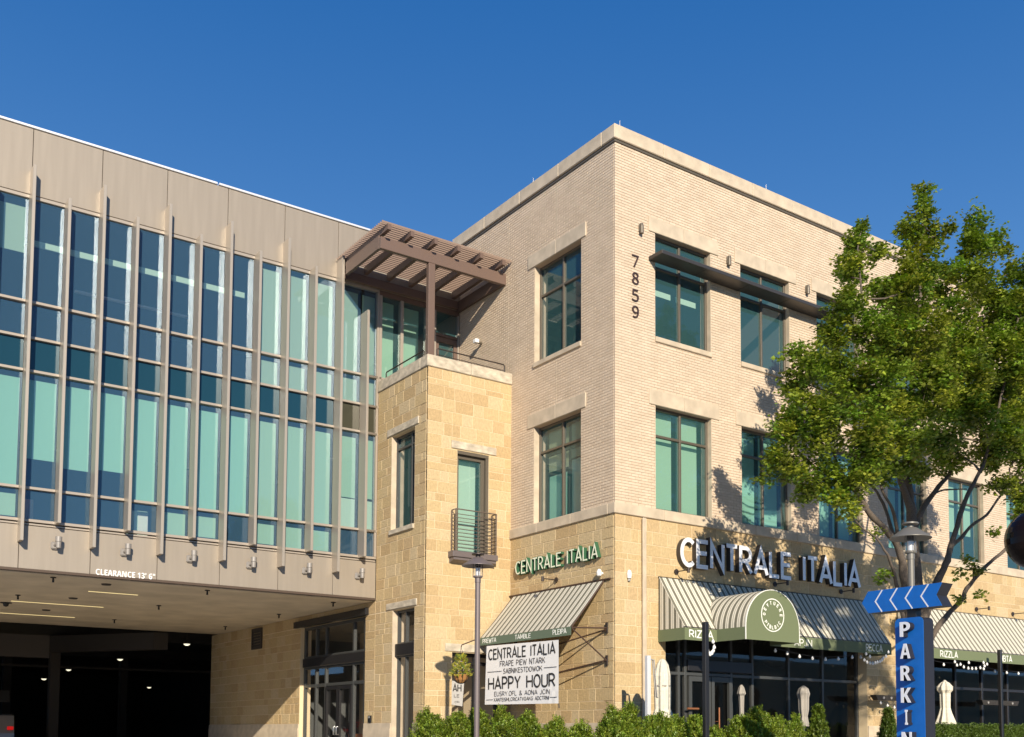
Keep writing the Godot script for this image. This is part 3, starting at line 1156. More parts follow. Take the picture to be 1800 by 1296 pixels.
func stone_tower() -> void:
	var b := thing("stone_tower", "tan ashlar stair tower with roof terrace, joined to the covered passage wall", "tower", Vector3(TX, GY, TZ))
	var F := face(Vector3(0, 0, TZ), Vector3.RIGHT)
	var W := face(Vector3(TX, 0, 0), Vector3.BACK)
	var oF := [[-1.648, -0.70, 4.49, 7.13], [-1.75, -0.25, GY, 2.0]]
	var oW := [[-6.07, -4.83, 5.25, 7.74], [-5.90, -4.75, GY, 3.14], [-11.80, -7.45, GY, 3.15]]
	var g := Geo.new()
	wall_geo(g, TX + 0.005, -0.005, GY, 9.13, oF, -0.35, 0.0); part(b, "front_wall", g, M.stone_wall, F)
	g = Geo.new()
	wall_geo(g, -6.87, TZ - 0.35, GY, 9.13, oW, -0.35, 0.0); part(b, "side_wall", g, M.stone_wall, W)
	g = Geo.new()
	wall_geo(g, -19.9, -6.87, GY, 3.49, oW, -0.35, 0.0); part(b, "passage_wall", g, M.stone_wall, W)
	var stones := []
	for q in courses(TX, -0.005, 0.24, 9.125, oF, false):
		stones.append([F] + q)
	for q in courses(-6.87, TZ - 0.05, 0.24, 9.125, oW, false):
		stones.append([W] + q)
	for q in courses(-19.9, -6.87, 0.24, 3.49, oW, false):
		stones.append([W] + q)
	lay_stone(b, stones, 300)
	# parapet cap
	g = Geo.new(); g.bbox(Vector3(TX - 0.04, 9.127, -0.33), Vector3(-1.28, 9.42, 0.045), 0.015); part(b, "parapet_cap", g, M.cap, F)
	g = Geo.new(); g.bbox(Vector3(-1.274, 9.127, -0.33), Vector3(-0.005, 9.42, 0.045), 0.015); part(b, "parapet_cap", g, M.cap, F)
	g = Geo.new(); g.bbox(Vector3(-6.87, 9.127, -0.33), Vector3(TZ - 0.335, 9.42, 0.04), 0.015); part(b, "parapet_cap", g, M.cap, W)
	g = Geo.new(); g.box(Vector3(TX + 0.3, 8.85, -6.85), Vector3(-0.01, 8.98, TZ - 0.34)); part(b, "terrace_floor", g, M.garage_post)
	for y in [3.6, 4.3]:
		g = Geo.new(); g.box(Vector3(TX + 0.36, y, -6.85), Vector3(-0.02, y + 0.12, TZ - 0.36)); part(b, "floor_slab", g, M.room)
	# plinth with a paler band
	g = Geo.new()
	for r in [[-19.9, -11.82], [-7.44, -5.92], [-4.74, TZ + 0.035]]:
		g.box(Vector3(r[0], GY, -0.1), Vector3(r[1], 0.10, 0.04))
		g.box(Vector3(r[0], 0.10, -0.1), Vector3(r[1], 0.236, 0.028))
	part(b, "plinth", g, M.cast, W)
	g = Geo.new(); g.box(Vector3(TX + 0.02, GY, -0.1), Vector3(-1.76, 0.236, 0.035)); g.box(Vector3(-0.24, GY, -0.1), Vector3(-0.01, 0.236, 0.035)); part(b, "plinth", g, M.cast, F)
	# lintels and sills
	for r in [[W, -6.287, -4.62, 7.765, 7.955], [W, -6.215, -4.62, 3.165, 3.335], [F, -1.832, -0.482, 7.16, 7.358], [F, -1.96, -0.06, 2.02, 2.215]]:
		g = Geo.new(); g.bbox(Vector3(r[1], r[3], -0.15), Vector3(r[2], r[4], 0.035), 0.01); part(b, "lintel", g, M.cap, r[0])
	g = Geo.new(); g.bbox(Vector3(-6.09, 5.125, -0.2), Vector3(-4.81, 5.248, 0.06), 0.01); part(b, "sill", g, M.cap, W)
	g = Geo.new()
	for y in [[5.25, 7.74]]:
		g.box(Vector3(-6.085, y[0], -0.36), Vector3(-6.068, y[1], 0.004)); g.box(Vector3(-4.832, y[0], -0.36), Vector3(-4.815, y[1], 0.004))
	g.box(Vector3(-5.915, GY, -0.36), Vector3(-5.898, 3.14, 0.004)); g.box(Vector3(-4.752, GY, -0.36), Vector3(-4.735, 3.14, 0.004))
	part(b, "window_reveal", g, M.cast, W)
	# windows and doors
	window(b, W, -6.07, -4.83, 5.25, 7.74, {"recess": 0.14, "mull": [-5.25], "rail": [7.40], "metal": M.grey_frame, "blinds": [[-5.85, -5.3, 5.9, 7.6, M.room]]})
	var tall := window(b, W, -5.90, -4.75, GY, 3.14, {"recess": 0.14, "mull": [-5.45], "rail": [1.95, 2.28], "metal": M.grey_frame, "glass": M.store_glass})
	g = Geo.new(); g.bbox(Vector3(-5.86, 1.96, -0.16), Vector3(-4.78, 2.27, -0.05), 0.01); part(tall, "spandrel", g, M.black_frame, W)
	g = Geo.new(); g.box(Vector3(-1.648, 7.05, -0.3), Vector3(-0.70, 7.13, -0.01)); g.box(Vector3(-0.78, 4.49, -0.3), Vector3(-0.70, 7.05, -0.02))
	part(b, "door_surround", g, M.bronze, F)
	window(b, F, -1.648, -0.78, 4.49, 7.05, {"name": "terrace_door", "recess": 0.10, "frame": 0.10, "metal": M.bronze, "blinds": [[-1.52, -0.9, 4.6, 6.95, M.blind_pale]]})
	window(b, F, -1.75, -0.25, GY, 2.0, {"name": "doorway", "recess": 0.18, "frame": 0.09, "metal": M.black_frame, "glass": M.store_glass, "mull": [-0.95], "rail": [1.75]})
	# notice hanging inside the doorway glass
	g = Geo.new(); g.quad(Vector3(-1.66, 0.70, -0.175), Vector3(-1.33, 0.66, -0.175), Vector3(-1.28, 1.27, -0.175), Vector3(-1.64, 1.30, -0.175))
	var no := single("notice", g, M.notice, "white paper notice with large letters in the doorway behind the hanging basket", "notice", Vector3(-1.48, 0.66, TZ - 0.175), "", F)
	print_text(no, "lettering", "AH", -1.62, 1.02, 0.26, 0.2, 0.014, M.print_black, face(Vector3(0, 0, TZ - 0.172), Vector3.RIGHT))
	print_text(no, "lettering", "LE", -1.58, 0.88, 0.16, 0.08, 0.006, M.print_grey, face(Vector3(0, 0, TZ - 0.172), Vector3.RIGHT))
	print_text(no, "lettering", "CRI", -1.56, 0.74, 0.14, 0.05, 0.004, M.print_grey, face(Vector3(0, 0, TZ - 0.172), Vector3.RIGHT))
	# entrance under the bridge
	g = Geo.new(); g.bbox(Vector3(-12.15, 3.15, -0.1), Vector3(-7.26, 3.34, 0.10), 0.01); part(b, "entrance_lintel", g, M.black_frame, W)
	var en := window(b, W, -11.80, -7.45, GY, 3.15, {"name": "entrance", "recess": 0.12, "frame": 0.09, "metal": M.grey_frame, "glass": M.store_glass,
		"mull": [-10.94, -10.26, -8.43, -7.74], "rail": [1.37, 1.91, 2.22]})
	g = Geo.new(); g.bbox(Vector3(-11.74, 1.93, -0.17), Vector3(-7.51, 2.20, -0.05), 0.01); part(en, "spandrel", g, M.black_frame, W)
	for d in [[-10.2, -9.36], [-9.33, -8.49]]:
		g = Geo.new()
		g.box(Vector3(d[0], GY + 0.02, -0.17), Vector3(d[0] + 0.09, 1.31, -0.1)); g.box(Vector3(d[1] - 0.09, GY + 0.02, -0.17), Vector3(d[1], 1.31, -0.1))
		g.box(Vector3(d[0] + 0.09, 1.22, -0.17), Vector3(d[1] - 0.09, 1.31, -0.105)); g.box(Vector3(d[0] + 0.09, GY + 0.02, -0.17), Vector3(d[1] - 0.09, GY + 0.25, -0.105))
		var leaf := part(en, "door_leaf", g, M.black_frame, W)
		leaf.name = "door_leaf" if d[0] < -10 else "door_leaf_001"
	for x in [-9.44, -9.25]:
		g = Geo.new(); g.tube([Vector3(x, -0.07, -0.10), Vector3(x, -0.07, -0.03), Vector3(x, 0.14, -0.03), Vector3(x, 0.14, -0.10)], [0.014], 8); part(en, "door_handle", g, M.chrome, W)
	# lobby behind the entrance
	g = Geo.new(); g.box(Vector3(0.4, GY, -13.0), Vector3(0.6, 3.4, -6.9)); part(b, "lobby_wall", g, M.room)
	g = Geo.new(); g.box(Vector3(TX + 0.36, GY, -13.1), Vector3(0.6, 3.4, -12.9)); part(b, "lobby_wall", g, M.room)
	g = Geo.new(); g.box(Vector3(TX + 0.36, 3.2, -13.1), Vector3(0.6, 3.4, -6.9)); part(b, "lobby_ceiling", g, M.room)
	g = Geo.new(); g.box(Vector3(TX + 0.36, 3.41, -14.4), Vector3(0.0, 8.04, -14.25)); part(b, "rear_wall", g, M.room)
	g = Geo.new(); g.box(Vector3(-1.2, GY, -11.2), Vector3(-0.6, -0.05, -9.0)); part(b, "reception_desk", g, M.copper)
	# vent and intercom
	var v := thing("wall_vent", "square grey louvred vent in the shaded passage wall", "vent", Vector3(TX, 2.72, -15.34))
	g = Geo.new()
	for r in [[-15.77, -15.70, 2.72, 3.41], [-14.97, -14.90, 2.72, 3.41], [-15.70, -14.97, 2.72, 2.79], [-15.70, -14.97, 3.34, 3.41]]:
		g.box(Vector3(r[0], r[2], 0.0), Vector3(r[1], r[3], 0.06))
	part(v, "frame", g, M.garage_post, W)
	for k in 6:
		g = Geo.new(); g.obox(Transform3D(Basis(Vector3.RIGHT, 0.6), Vector3(-15.335, 2.84 + k * 0.092, 0.03)), Vector3(0.73, 0.085, 0.008)); part(v, "slat", g, M.garage_post, W)
	var ic := thing("door_intercom", "small black intercom on the pier beside the glass entrance", "intercom", Vector3(TX, 0.25, -7.05))
	g = Geo.new(); g.bbox(Vector3(-7.13, 0.25, 0.018), Vector3(-6.97, 0.44, 0.06), 0.008); part(ic, "housing", g, M.black, W)
	g = Geo.new(); g.bbox(Vector3(-7.09, 0.37, 0.06), Vector3(-7.01, 0.42, 0.066), 0.002); part(ic, "button", g, M.steel, W)


func bridge() -> void:
	var b := thing("glass_footbridge", "enclosed glass and beige metal bridge crossing over the driveway", "bridge", Vector3(-9, 3.5, ZB))
	var B := face(Vector3(0, 0, ZB), Vector3.RIGHT)
	var g := Geo.new()
	var x0 := -20.0
	# top and bottom panels
	var u := -2.283 + 1.494
	while u > x0:
		var a := u - 1.494
		g = Geo.new(); g.bbox(Vector3(a + 0.006, 11.995, -0.06), Vector3(minf(u, -0.01) - 0.006, 13.515, 0.0), 0.006); part(b, "top_panel", g, M.panel, B)
		if a < -2.54:
			g = Geo.new(); g.bbox(Vector3(a + 0.006, 3.555, -0.06), Vector3(minf(u, -2.535) - 0.006, 4.515, 0.0), 0.006); part(b, "bottom_panel", g, M.panel, B)
		u = a
	g = Geo.new(); g.bbox(Vector3(-0.783, 11.995, -0.06), Vector3(-0.01, 13.515, 0.0), 0.006); part(b, "top_panel", g, M.panel, B)
	g = Geo.new(); g.box(Vector3(x0, 11.95, -0.3), Vector3(-0.01, 13.5, -0.075)); g.box(Vector3(x0, 3.51, -0.3), Vector3(-2.535, 4.56, -0.075)); part(b, "panel_backing", g, M.dark_line, B)
	for s in [[x0, -12.0], [-11.96, -7.05], [-7.01, -0.01]]:
		g = Geo.new(); g.bbox(Vector3(s[0], 13.53, -0.5), Vector3(s[1], 13.585, 0.03), 0.008); part(b, "coping", g, M.coping, B)
	g = Geo.new(); g.box(Vector3(x0, 3.5, -0.12), Vector3(-2.535, 3.553, 0.012)); part(b, "bottom_edge", g, M.dark_line, B)
	for y in [[11.91, 11.985, -0.01], [4.535, 4.575, -0.03], [4.60, 4.665, 0.0]]:
		g = Geo.new(); g.bbox(Vector3(x0, y[0], -0.12), Vector3(-2.535, y[1], y[2]), 0.005); part(b, "trim_strip", g, M.rail_metal, B)
	g = Geo.new(); g.bbox(Vector3(-2.535, 11.84, -0.12), Vector3(-0.01, 11.985, -0.01), 0.005); part(b, "trim_strip", g, M.pergola, B)
	# fins
	var xs := []
	for j in 24:
		xs.append(-3.03 - 0.7473 * j)
	var long_fin := Geo.new()
	long_fin.bbox(Vector3(-0.035, 4.12, -0.055), Vector3(0.035, 12.54, 0.35), 0.006)
	var short_fin := Geo.new()
	short_fin.bbox(Vector3(-0.035, 4.585, -0.055), Vector3(0.035, 12.0, 0.35), 0.006)
	var lm := long_fin.mesh()
	var sm := short_fin.mesh()
	for j in xs.size():
		var x := Transform3D(Basis.IDENTITY, Vector3(xs[j], 0, ZB))
		if j == 0:
			g = Geo.new(); g.bbox(Vector3(-0.035, 4.585, -0.055), Vector3(0.035, 11.2, 0.35), 0.006); part(b, "fin", g, M.fin, x)
		else:
			part(b, "fin", lm if j % 2 else sm, M.fin, x)
	# transoms, panes, spandrels
	var rows := [[9.575, 11.91], [8.765, 9.515], [8.015, 8.705], [5.385, 7.955], [4.665, 5.325]]
	var bar := Geo.new(); bar.bbox(Vector3(-0.336, -0.03, -0.12), Vector3(0.336, 0.03, 0.02), 0.005)
	var bm := bar.mesh()
	var pm := []
	for r in rows:
		var p := Geo.new(); p.quad(Vector3(-0.336, r[0], -0.06), Vector3(0.336, r[0], -0.06), Vector3(0.336, r[1], -0.06), Vector3(-0.336, r[1], -0.06))
		pm.append(p.mesh())
	for j in xs.size() + 1:
		var c: float = (xs[j] + 0.3737) if j < xs.size() else -2.775
		var sc := 1.0
		if j == xs.size():
			sc = 0.415 / 0.672
		var x := B * Transform3D(Basis.from_scale(Vector3(sc, 1, 1)), Vector3(c, 0, 0))
		for y in [9.545, 8.735, 7.985, 5.355]:
			part(b, "transom", bm, M.rail_metal, x * Transform3D(Basis.IDENTITY, Vector3(0, y, 0)))
		var n := j
		if j == xs.size():
			n = 0
		elif j == 0:
			continue
		for k in 5:
			if k == 2:
				part(b, "spandrel_pane", pm[k], M.olive_glass if n < 2 else M.spandrel, x)
			else:
				part(b, "pane", pm[k], M.bridge_glass, x)
		# roller blinds set back behind the glass; n counts bays from the tower
		var l := c - (0.30 + 0.03 * rng.randf()) * sc
		var r := c + (0.305 + 0.02 * rng.randf()) * sc
		var list := []
		if n <= 4:
			list.append([9.6, 11.80, M.blind_sage]); list.append([8.72, 9.42, M.blind_sage])
		elif n == 12:
			list.append([10.7, 11.75, M.blind_sage])
		list.append([[6.0, 5.93, 6.05][n % 3] if n in [9, 10, 11] else (6.2 if n < 2 else 5.36), 7.84, (M.blind_teal if n > 4 else M.blind_green)])
		if n < 2:
			list.append([5.36, 6.18, M.blind_pale])
		if n in [12, 13, 7, 6, 4, 3, 2]:
			list.append([4.68, 5.22, M.blind_green])
		for q in list:
			g = Geo.new(); g.box(Vector3(l, q[0] + 0.05 * rng.randf(), -0.19), Vector3(r, q[1], -0.186)); part(b, "blind", g, q[2], B)
	g = Geo.new(); g.bbox(Vector3(-2.60, 4.665, -0.12), Vector3(-2.536, 11.91, 0.01), 0.005); part(b, "end_post", g, M.rail_metal, B)
	# glazing on to the terrace
	for m in [[-2.535, -2.455], [-1.89, -1.80], [-1.10, -1.01], [-0.83, -0.77], [-0.06, -0.012]]:
		g = Geo.new(); g.bbox(Vector3(m[0], 8.98, -0.14), Vector3(m[1], 11.84, 0.02), 0.006); part(b, "terrace_post", g, M.rail_metal, B)
	for p in [[-2.455, -1.89], [-1.80, -1.10], [-1.01, -0.83]]:
		g = Geo.new(); g.quad(Vector3(p[0], 9.0, -0.06), Vector3(p[1], 9.0, -0.06), Vector3(p[1], 11.84, -0.06), Vector3(p[0], 11.84, -0.06)); part(b, "pane", g, M.window_glass, B)
		g = Geo.new(); g.box(Vector3(p[0] + 0.02, 9.0, -0.30), Vector3(p[1] - 0.07, 11.8, -0.296)); part(b, "blind", g, M.blind_green, B)
	g = Geo.new()
	g.box(Vector3(-0.765, 8.98, -0.12), Vector3(-0.66, 11.12, -0.02)); g.box(Vector3(-0.17, 8.98, -0.12), Vector3(-0.065, 11.12, -0.02))
	g.box(Vector3(-0.66, 10.98, -0.12), Vector3(-0.17, 11.12, -0.025)); g.box(Vector3(-0.66, 8.98, -0.12), Vector3(-0.17, 9.2, -0.025))
	var d := part(b, "terrace_door", g, M.pergola, B)
	g = Geo.new(); g.quad(Vector3(-0.66, 9.2, -0.07), Vector3(-0.17, 9.2, -0.07), Vector3(-0.17, 10.98, -0.07), Vector3(-0.66, 10.98, -0.07)); part(d, "pane", g, M.window_glass, B)
	g = Geo.new(); g.box(Vector3(-0.77, 11.13, -0.13), Vector3(-0.06, 11.20, 0.0)); part(b, "transom", g, M.pergola, B)
	g = Geo.new(); g.quad(Vector3(-0.77, 11.2, -0.06), Vector3(-0.06, 11.2, -0.06), Vector3(-0.06, 11.84, -0.06), Vector3(-0.77, 11.84, -0.06)); part(b, "pane", g, M.window_glass, B)
	# inside: floors, ceiling, back wall, a pale bulkhead and a row of hanging lamps that are off
	g = Geo.new(); g.box(Vector3(x0, 3.60, -18.9), Vector3(-2.55, 4.50, ZB - 0.31)); part(b, "floor_slab", g, M.room)
	g = Geo.new(); g.box(Vector3(x0, 8.05, -18.9), Vector3(-2.55, 8.68, ZB - 0.34)); part(b, "floor_slab", g, M.room)
	g = Geo.new(); g.box(Vector3(-2.55, 8.05, -18.9), Vector3(-0.02, 8.68, ZB - 0.34)); part(b, "floor_slab", g, M.room)
	g = Geo.new(); g.box(Vector3(x0, 12.0, -18.9), Vector3(0.0, 12.3, ZB - 0.31)); part(b, "ceiling", g, M.room_ceiling)
	g = Geo.new(); g.box(Vector3(x0, 13.2, -18.9), Vector3(0.0, 13.4, ZB - 0.31)); part(b, "roof", g, M.garage_post)
	for y in [[4.5, 8.05], [8.68, 12.0]]:
		g = Geo.new(); g.box(Vector3(x0, y[0], -14.2), Vector3(0.0, y[1], -14.0)); part(b, "back_wall", g, M.room)
	g = Geo.new(); g.box(Vector3(x0, 3.52, -19.1), Vector3(-2.55, 13.2, -18.92)); part(b, "rear_face", g, M.panel)
	g = Geo.new(); g.box(Vector3(x0 - 0.2, 3.5, -19.0), Vector3(x0, 13.5, ZB)); part(b, "end_wall", g, M.panel)
	g = Geo.new(); g.box(Vector3(-2.54, 3.5, -14.0), Vector3(-2.45, 8.0, ZB - 0.35)); part(b, "side_wall", g, M.room)
	g = Geo.new(); g.box(Vector3(-12.4, 11.06, -7.46), Vector3(-6.1, 11.20, -7.42)); part(b, "ceiling_trim", g, M.blind_pale)
	for x in [-9.75, -8.25]:
		g = Geo.new(); g.box(Vector3(x, 11.02, -9.53), Vector3(x + 1.35, 11.07, -9.44)); part(b, "hanging_lamp", g, M.white)
	var bx := Vector3(-10.98, 4.5, -7.55)
	g = Geo.new(); g.bbox(Vector3(-0.1, 0, -0.1), Vector3(0.1, 0.72, 0.1), 0.01)
	single("tan_cabinet", g, M.copper_tan, "small tan cabinet standing behind the low glass near the left end of the bridge", "cabinet", bx, "", Transform3D(Basis.IDENTITY, bx))
	var cr := thing("ribbed_crate", "pale ribbed crate standing behind the low glass of the bridge", "crate", Vector3(-8.55, 4.5, -7.5))
	g = Geo.new(); g.bbox(Vector3(-8.78, 4.5, -7.7), Vector3(-8.36, 5.24, -7.35), 0.03); part(cr, "body", g, M.blind_pale)
	for k in 9:
		g = Geo.new(); g.box(Vector3(-8.60 + k * 0.026, 4.55, -7.35), Vector3(-8.588 + k * 0.026, 5.18, -7.338)); part(cr, "rib", g, M.white)
	# soffit over the driveway
	g = Geo.new(); g.box(Vector3(x0, 3.48, -19.1), Vector3(-2.55, 3.499, ZB - 0.12)); part(b, "soffit", g, M.soffit)
	# wall spotlights
	var where := ["under the leftmost bay of the bridge", "left of the clearance lettering", "right of the clearance lettering", "third from the right", "second from the right", "nearest the stone tower"]
	var spots := [[-10.476, 4.25], [-8.983, 4.25], [-7.461, 4.25], [-5.985, 4.24], [-4.515, 4.235], [-3.03, 4.235]]
	var first: Node3D = null
	for k in 6:
		var p := Vector3(spots[k][0], spots[k][1] - 0.1, ZB)
		if first == null:
			first = thing("wall_spotlight", "grey cylinder wall spotlight on the bottom panel, " + where[0], "wall light", p, "spotlights along the bridge")
			g = Geo.new(); g.bbox(Vector3(-0.13, -0.12, 0.0), Vector3(0.03, 0.06, 0.07), 0.03); part(first, "back_box", g, M.spot, Transform3D(Basis.IDENTITY, p))
			g = Geo.new(); g.tube([Vector3(-0.05, -0.03, 0.06), Vector3(-0.03, 0.0, 0.16), Vector3(0.0, 0.02, 0.2)], [0.035, 0.03, 0.03], 8); part(first, "arm", g, M.spot, Transform3D(Basis.IDENTITY, p))
			g = Geo.new(); g.lathe(Vector3(0, 0, 0.2), [Vector2(0, -0.1), Vector2(0.055, -0.1), Vector2(0.06, 0.02), Vector2(0.06, 0.03)], 16); part(first, "body", g, M.spot, Transform3D(Basis.IDENTITY, p))
			g = Geo.new(); g.lathe(Vector3(0, 0.03, 0.2), [Vector2(0.06, 0), Vector2(0.072, 0.01), Vector2(0.072, 0.12), Vector2(0.0, 0.125)], 16); part(first, "hood", g, M.spot, Transform3D(Basis.IDENTITY, p))
		else:
			copy(first, p, "grey cylinder wall spotlight on the bottom panel, " + where[k])
	# clearance lettering
	var t := thing("clearance_lettering", "white raised clearance lettering on the bridge edge over the driveway", "sign", Vector3(-8.97, 3.55, ZB))
	put_type(t, "letters", "CLEARANCE 13' 6\"", Vector3(-8.967, 3.617, ZB + 0.012), Basis.IDENTITY, 1.325, 0.135, 0.02, M.white)


# lettering fitted to a width and height, centred on a place
func put_type(root: Node, called: String, text: String, at: Vector3, b: Basis, w: float, h: float, depth: float, m: Material, weight := 700) -> MeshInstance3D:
	var t := type_mesh(text, h, 1.0, weight)
	var box := t.get_aabb()
	var sx := w / box.size.x
	var sy := h / box.size.y
	var c := box.get_center()
	var s := Basis.from_scale(Vector3(sx, sy, depth / box.size.z))
	return part(root, called, t, m, Transform3D(b * s, at - b * (s * c)))


func passage_and_garage() -> void:
	var gr := thing("parking_garage", "dark open parking garage seen through the driveway under the bridge", "garage", Vector3(-8, GY, -40))
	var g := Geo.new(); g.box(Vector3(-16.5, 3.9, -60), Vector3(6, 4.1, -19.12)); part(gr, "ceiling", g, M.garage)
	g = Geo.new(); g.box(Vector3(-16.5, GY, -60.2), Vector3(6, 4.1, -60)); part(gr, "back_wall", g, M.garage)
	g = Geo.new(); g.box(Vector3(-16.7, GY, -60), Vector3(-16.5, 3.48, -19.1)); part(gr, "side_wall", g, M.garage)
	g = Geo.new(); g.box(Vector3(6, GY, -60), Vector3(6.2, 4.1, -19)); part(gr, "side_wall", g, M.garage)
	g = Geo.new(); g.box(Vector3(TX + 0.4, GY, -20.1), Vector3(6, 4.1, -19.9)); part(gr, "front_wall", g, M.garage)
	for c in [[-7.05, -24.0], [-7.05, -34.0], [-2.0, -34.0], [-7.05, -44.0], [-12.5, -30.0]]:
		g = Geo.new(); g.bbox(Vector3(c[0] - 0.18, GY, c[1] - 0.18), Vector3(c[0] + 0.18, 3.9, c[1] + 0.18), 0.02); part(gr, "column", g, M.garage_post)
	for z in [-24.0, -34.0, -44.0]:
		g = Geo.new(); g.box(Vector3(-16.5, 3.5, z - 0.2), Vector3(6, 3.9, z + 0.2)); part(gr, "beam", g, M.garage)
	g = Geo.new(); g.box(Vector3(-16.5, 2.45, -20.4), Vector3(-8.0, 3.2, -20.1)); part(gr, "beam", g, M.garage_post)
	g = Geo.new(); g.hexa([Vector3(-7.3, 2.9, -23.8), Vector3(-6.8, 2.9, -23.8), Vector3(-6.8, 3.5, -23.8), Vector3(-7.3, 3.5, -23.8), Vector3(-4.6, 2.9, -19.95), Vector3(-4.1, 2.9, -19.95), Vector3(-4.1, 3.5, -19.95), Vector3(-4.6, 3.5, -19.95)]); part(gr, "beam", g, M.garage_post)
	g = Geo.new(); g.tube([Vector3(-15, 2.55, -27), Vector3(4, 2.55, -27)], [0.06], 6); part(gr, "pipe", g, M.garage_post)
	# hanging garage lamps, lit
	var names := ["nearest the stone wall", "left of the middle, high up", "beside the garage column", "low in the middle of the opening", "deep in the garage left of the middle"]
	var spots := [Vector3(-2.78, 3.3, -22.0), Vector3(-3.31, 3.1, -29.5), Vector3(-5.12, 2.44, -36.0), Vector3(2.57, 2.58, -46.0), Vector3(-3.83, 2.97, -37.0)]
	for k in spots.size():
		var p: Vector3 = spots[k]
		var o := thing("garage_lamp", "small lit garage lamp hanging in the dark, " + names[k], "lamp", p, "lit lamps in the garage")
		g = Geo.new(); g.tube([Vector3(0, 0.14, 0), Vector3(0, 3.9 - p.y, 0)], [0.015], 6); part(o, "stem", g, M.garage_post, Transform3D(Basis.IDENTITY, p))
		g = Geo.new(); g.lathe(Vector3(0, 0.02, 0), [Vector2(0.15, 0), Vector2(0.12, 0.08), Vector2(0.04, 0.13), Vector2(0, 0.13)], 14); part(o, "shade", g, M.garage_post, Transform3D(Basis.IDENTITY, p))
		g = Geo.new(); g.lathe(Vector3.ZERO, [Vector2(0, -0.05), Vector2(0.07, -0.04), Vector2(0.12, 0.0), Vector2(0.12, 0.02)], 14); part(o, "bulb", g, M.bulb_lit, Transform3D(Basis.IDENTITY, p))
		var l := OmniLight3D.new()
		l.name = "garage_lamp_light"
		l.position = p + Vector3(0, -0.12, 0)
		l.light_color = Color(1, 0.95, 0.8)
		l.light_energy = 0.02
		l.light_size = 0.1
		l.omni_range = 60
		l.omni_attenuation = 2
		l.shadow_enabled = true
		add_child(l)
	# linear lamps in the soffit
	var lines := [[-9.2, -8.0, -9.43, 3.47], [-10.4, -8.03, -12.81, 3.47], [-11.2, -8.06, -16.2, 3.47], [-11.2, -8.0, -20.6, 3.12], [-11.2, -8.0, -23.2, 3.12]]
	var lab := ["nearest the bridge edge", "second from the bridge edge", "third from the bridge edge", "just inside the garage", "farthest back inside the garage"]
	for k in lines.size():
		var q: Array = lines[k]
		var mid := Vector3((q[0] + q[1]) / 2, q[3], q[2])
		g = Geo.new(); g.box(Vector3(q[0], q[3], q[2] - 0.025), Vector3(q[1], q[3] + (0.02 if k < 3 else 0.08), q[2] + 0.025))
		single("linear_ceiling_lamp", g, M.tube_lit, "thin lit ceiling strip lamp over the driveway, " + lab[k], "ceiling lamp", mid, "strip lamps over the driveway")
		var l := AreaLight3D.new()
		l.name = "strip_light"
		l.area_size = Vector2(q[1] - q[0], 0.05)
		l.position = mid + Vector3(0, -0.01, 0)
		l.rotation_degrees = Vector3(-90, 0, 0)
		l.light_color = Color(1, 0.9, 0.62)
		l.light_energy = 0.02
		l.area_range = 60
		l.shadow_enabled = true
		add_child(l)
	# sprinkler heads and round sensors on the soffit
	var heads := [[-10.43, -7.35, "front left"], [-6.88, -7.4, "front middle"], [-10.49, -11.3, "left, second row"], [-6.9, -11.4, "middle, second row"], [-6.92, -16.05, "middle, third row"], [-3.4, -16.0, "right, third row"], [-3.35, -7.75, "front right by the stone wall"], [-3.4, -11.4, "right, second row"]]
	var first: Node3D = null
	for h in heads:
		var p := Vector3(h[0], 3.36, h[1])
		var label: String = "small dark sprinkler head under the bridge soffit, " + h[2]
		if first == null:
			first = thing("sprinkler_head", label, "sprinkler", p, "sprinklers under the bridge")
			g = Geo.new(); g.lathe(Vector3.ZERO, [Vector2(0, 0.0), Vector2(0.025, 0.0), Vector2(0.02, 0.12)], 8); part(first, "body", g, M.black, Transform3D(Basis.IDENTITY, p))
			g = Geo.new(); g.lathe(Vector3(0, 0.10, 0), [Vector2(0, 0), Vector2(0.065, 0.0), Vector2(0.065, 0.02)], 10); part(first, "plate", g, M.black, Transform3D(Basis.IDENTITY, p))
		else:
			copy(first, p, label)
	first = null
	for h in [[-9.17, -7.8, "by the clearance lettering"], [-9.2, -11.1, "between the first two strip lamps"], [-9.2, -14.5, "between the second and third strip lamps"]]:
		var p := Vector3(h[0], 3.45, h[1])
		var label: String = "flat round dark disc on the bridge soffit, " + h[2]
		g = Geo.new(); g.lathe(Vector3.ZERO, [Vector2(0, 0), Vector2(0.10, 0.0), Vector2(0.12, 0.03)], 16)
		single("ceiling_sensor", g, M.garage_post, label, "sensor", p, "discs under the bridge", Transform3D(Basis.IDENTITY, p))
	var dome := Geo.new()
	dome.lathe(Vector3.ZERO, [Vector2(0, 0), Vector2(0.06, 0.02), Vector2(0.08, 0.09), Vector2(0.15, 0.10), Vector2(0.15, 0.13)], 16)
	var dp := Vector3(-10.45, 3.36, -13.3)
	single("dome_camera", dome, M.black, "black dome camera hanging from the bridge soffit at the left", "camera", dp, "", Transform3D(Basis.IDENTITY, dp))
	# a parked car
	car(Vector3(-9.55, GY, -24.5))


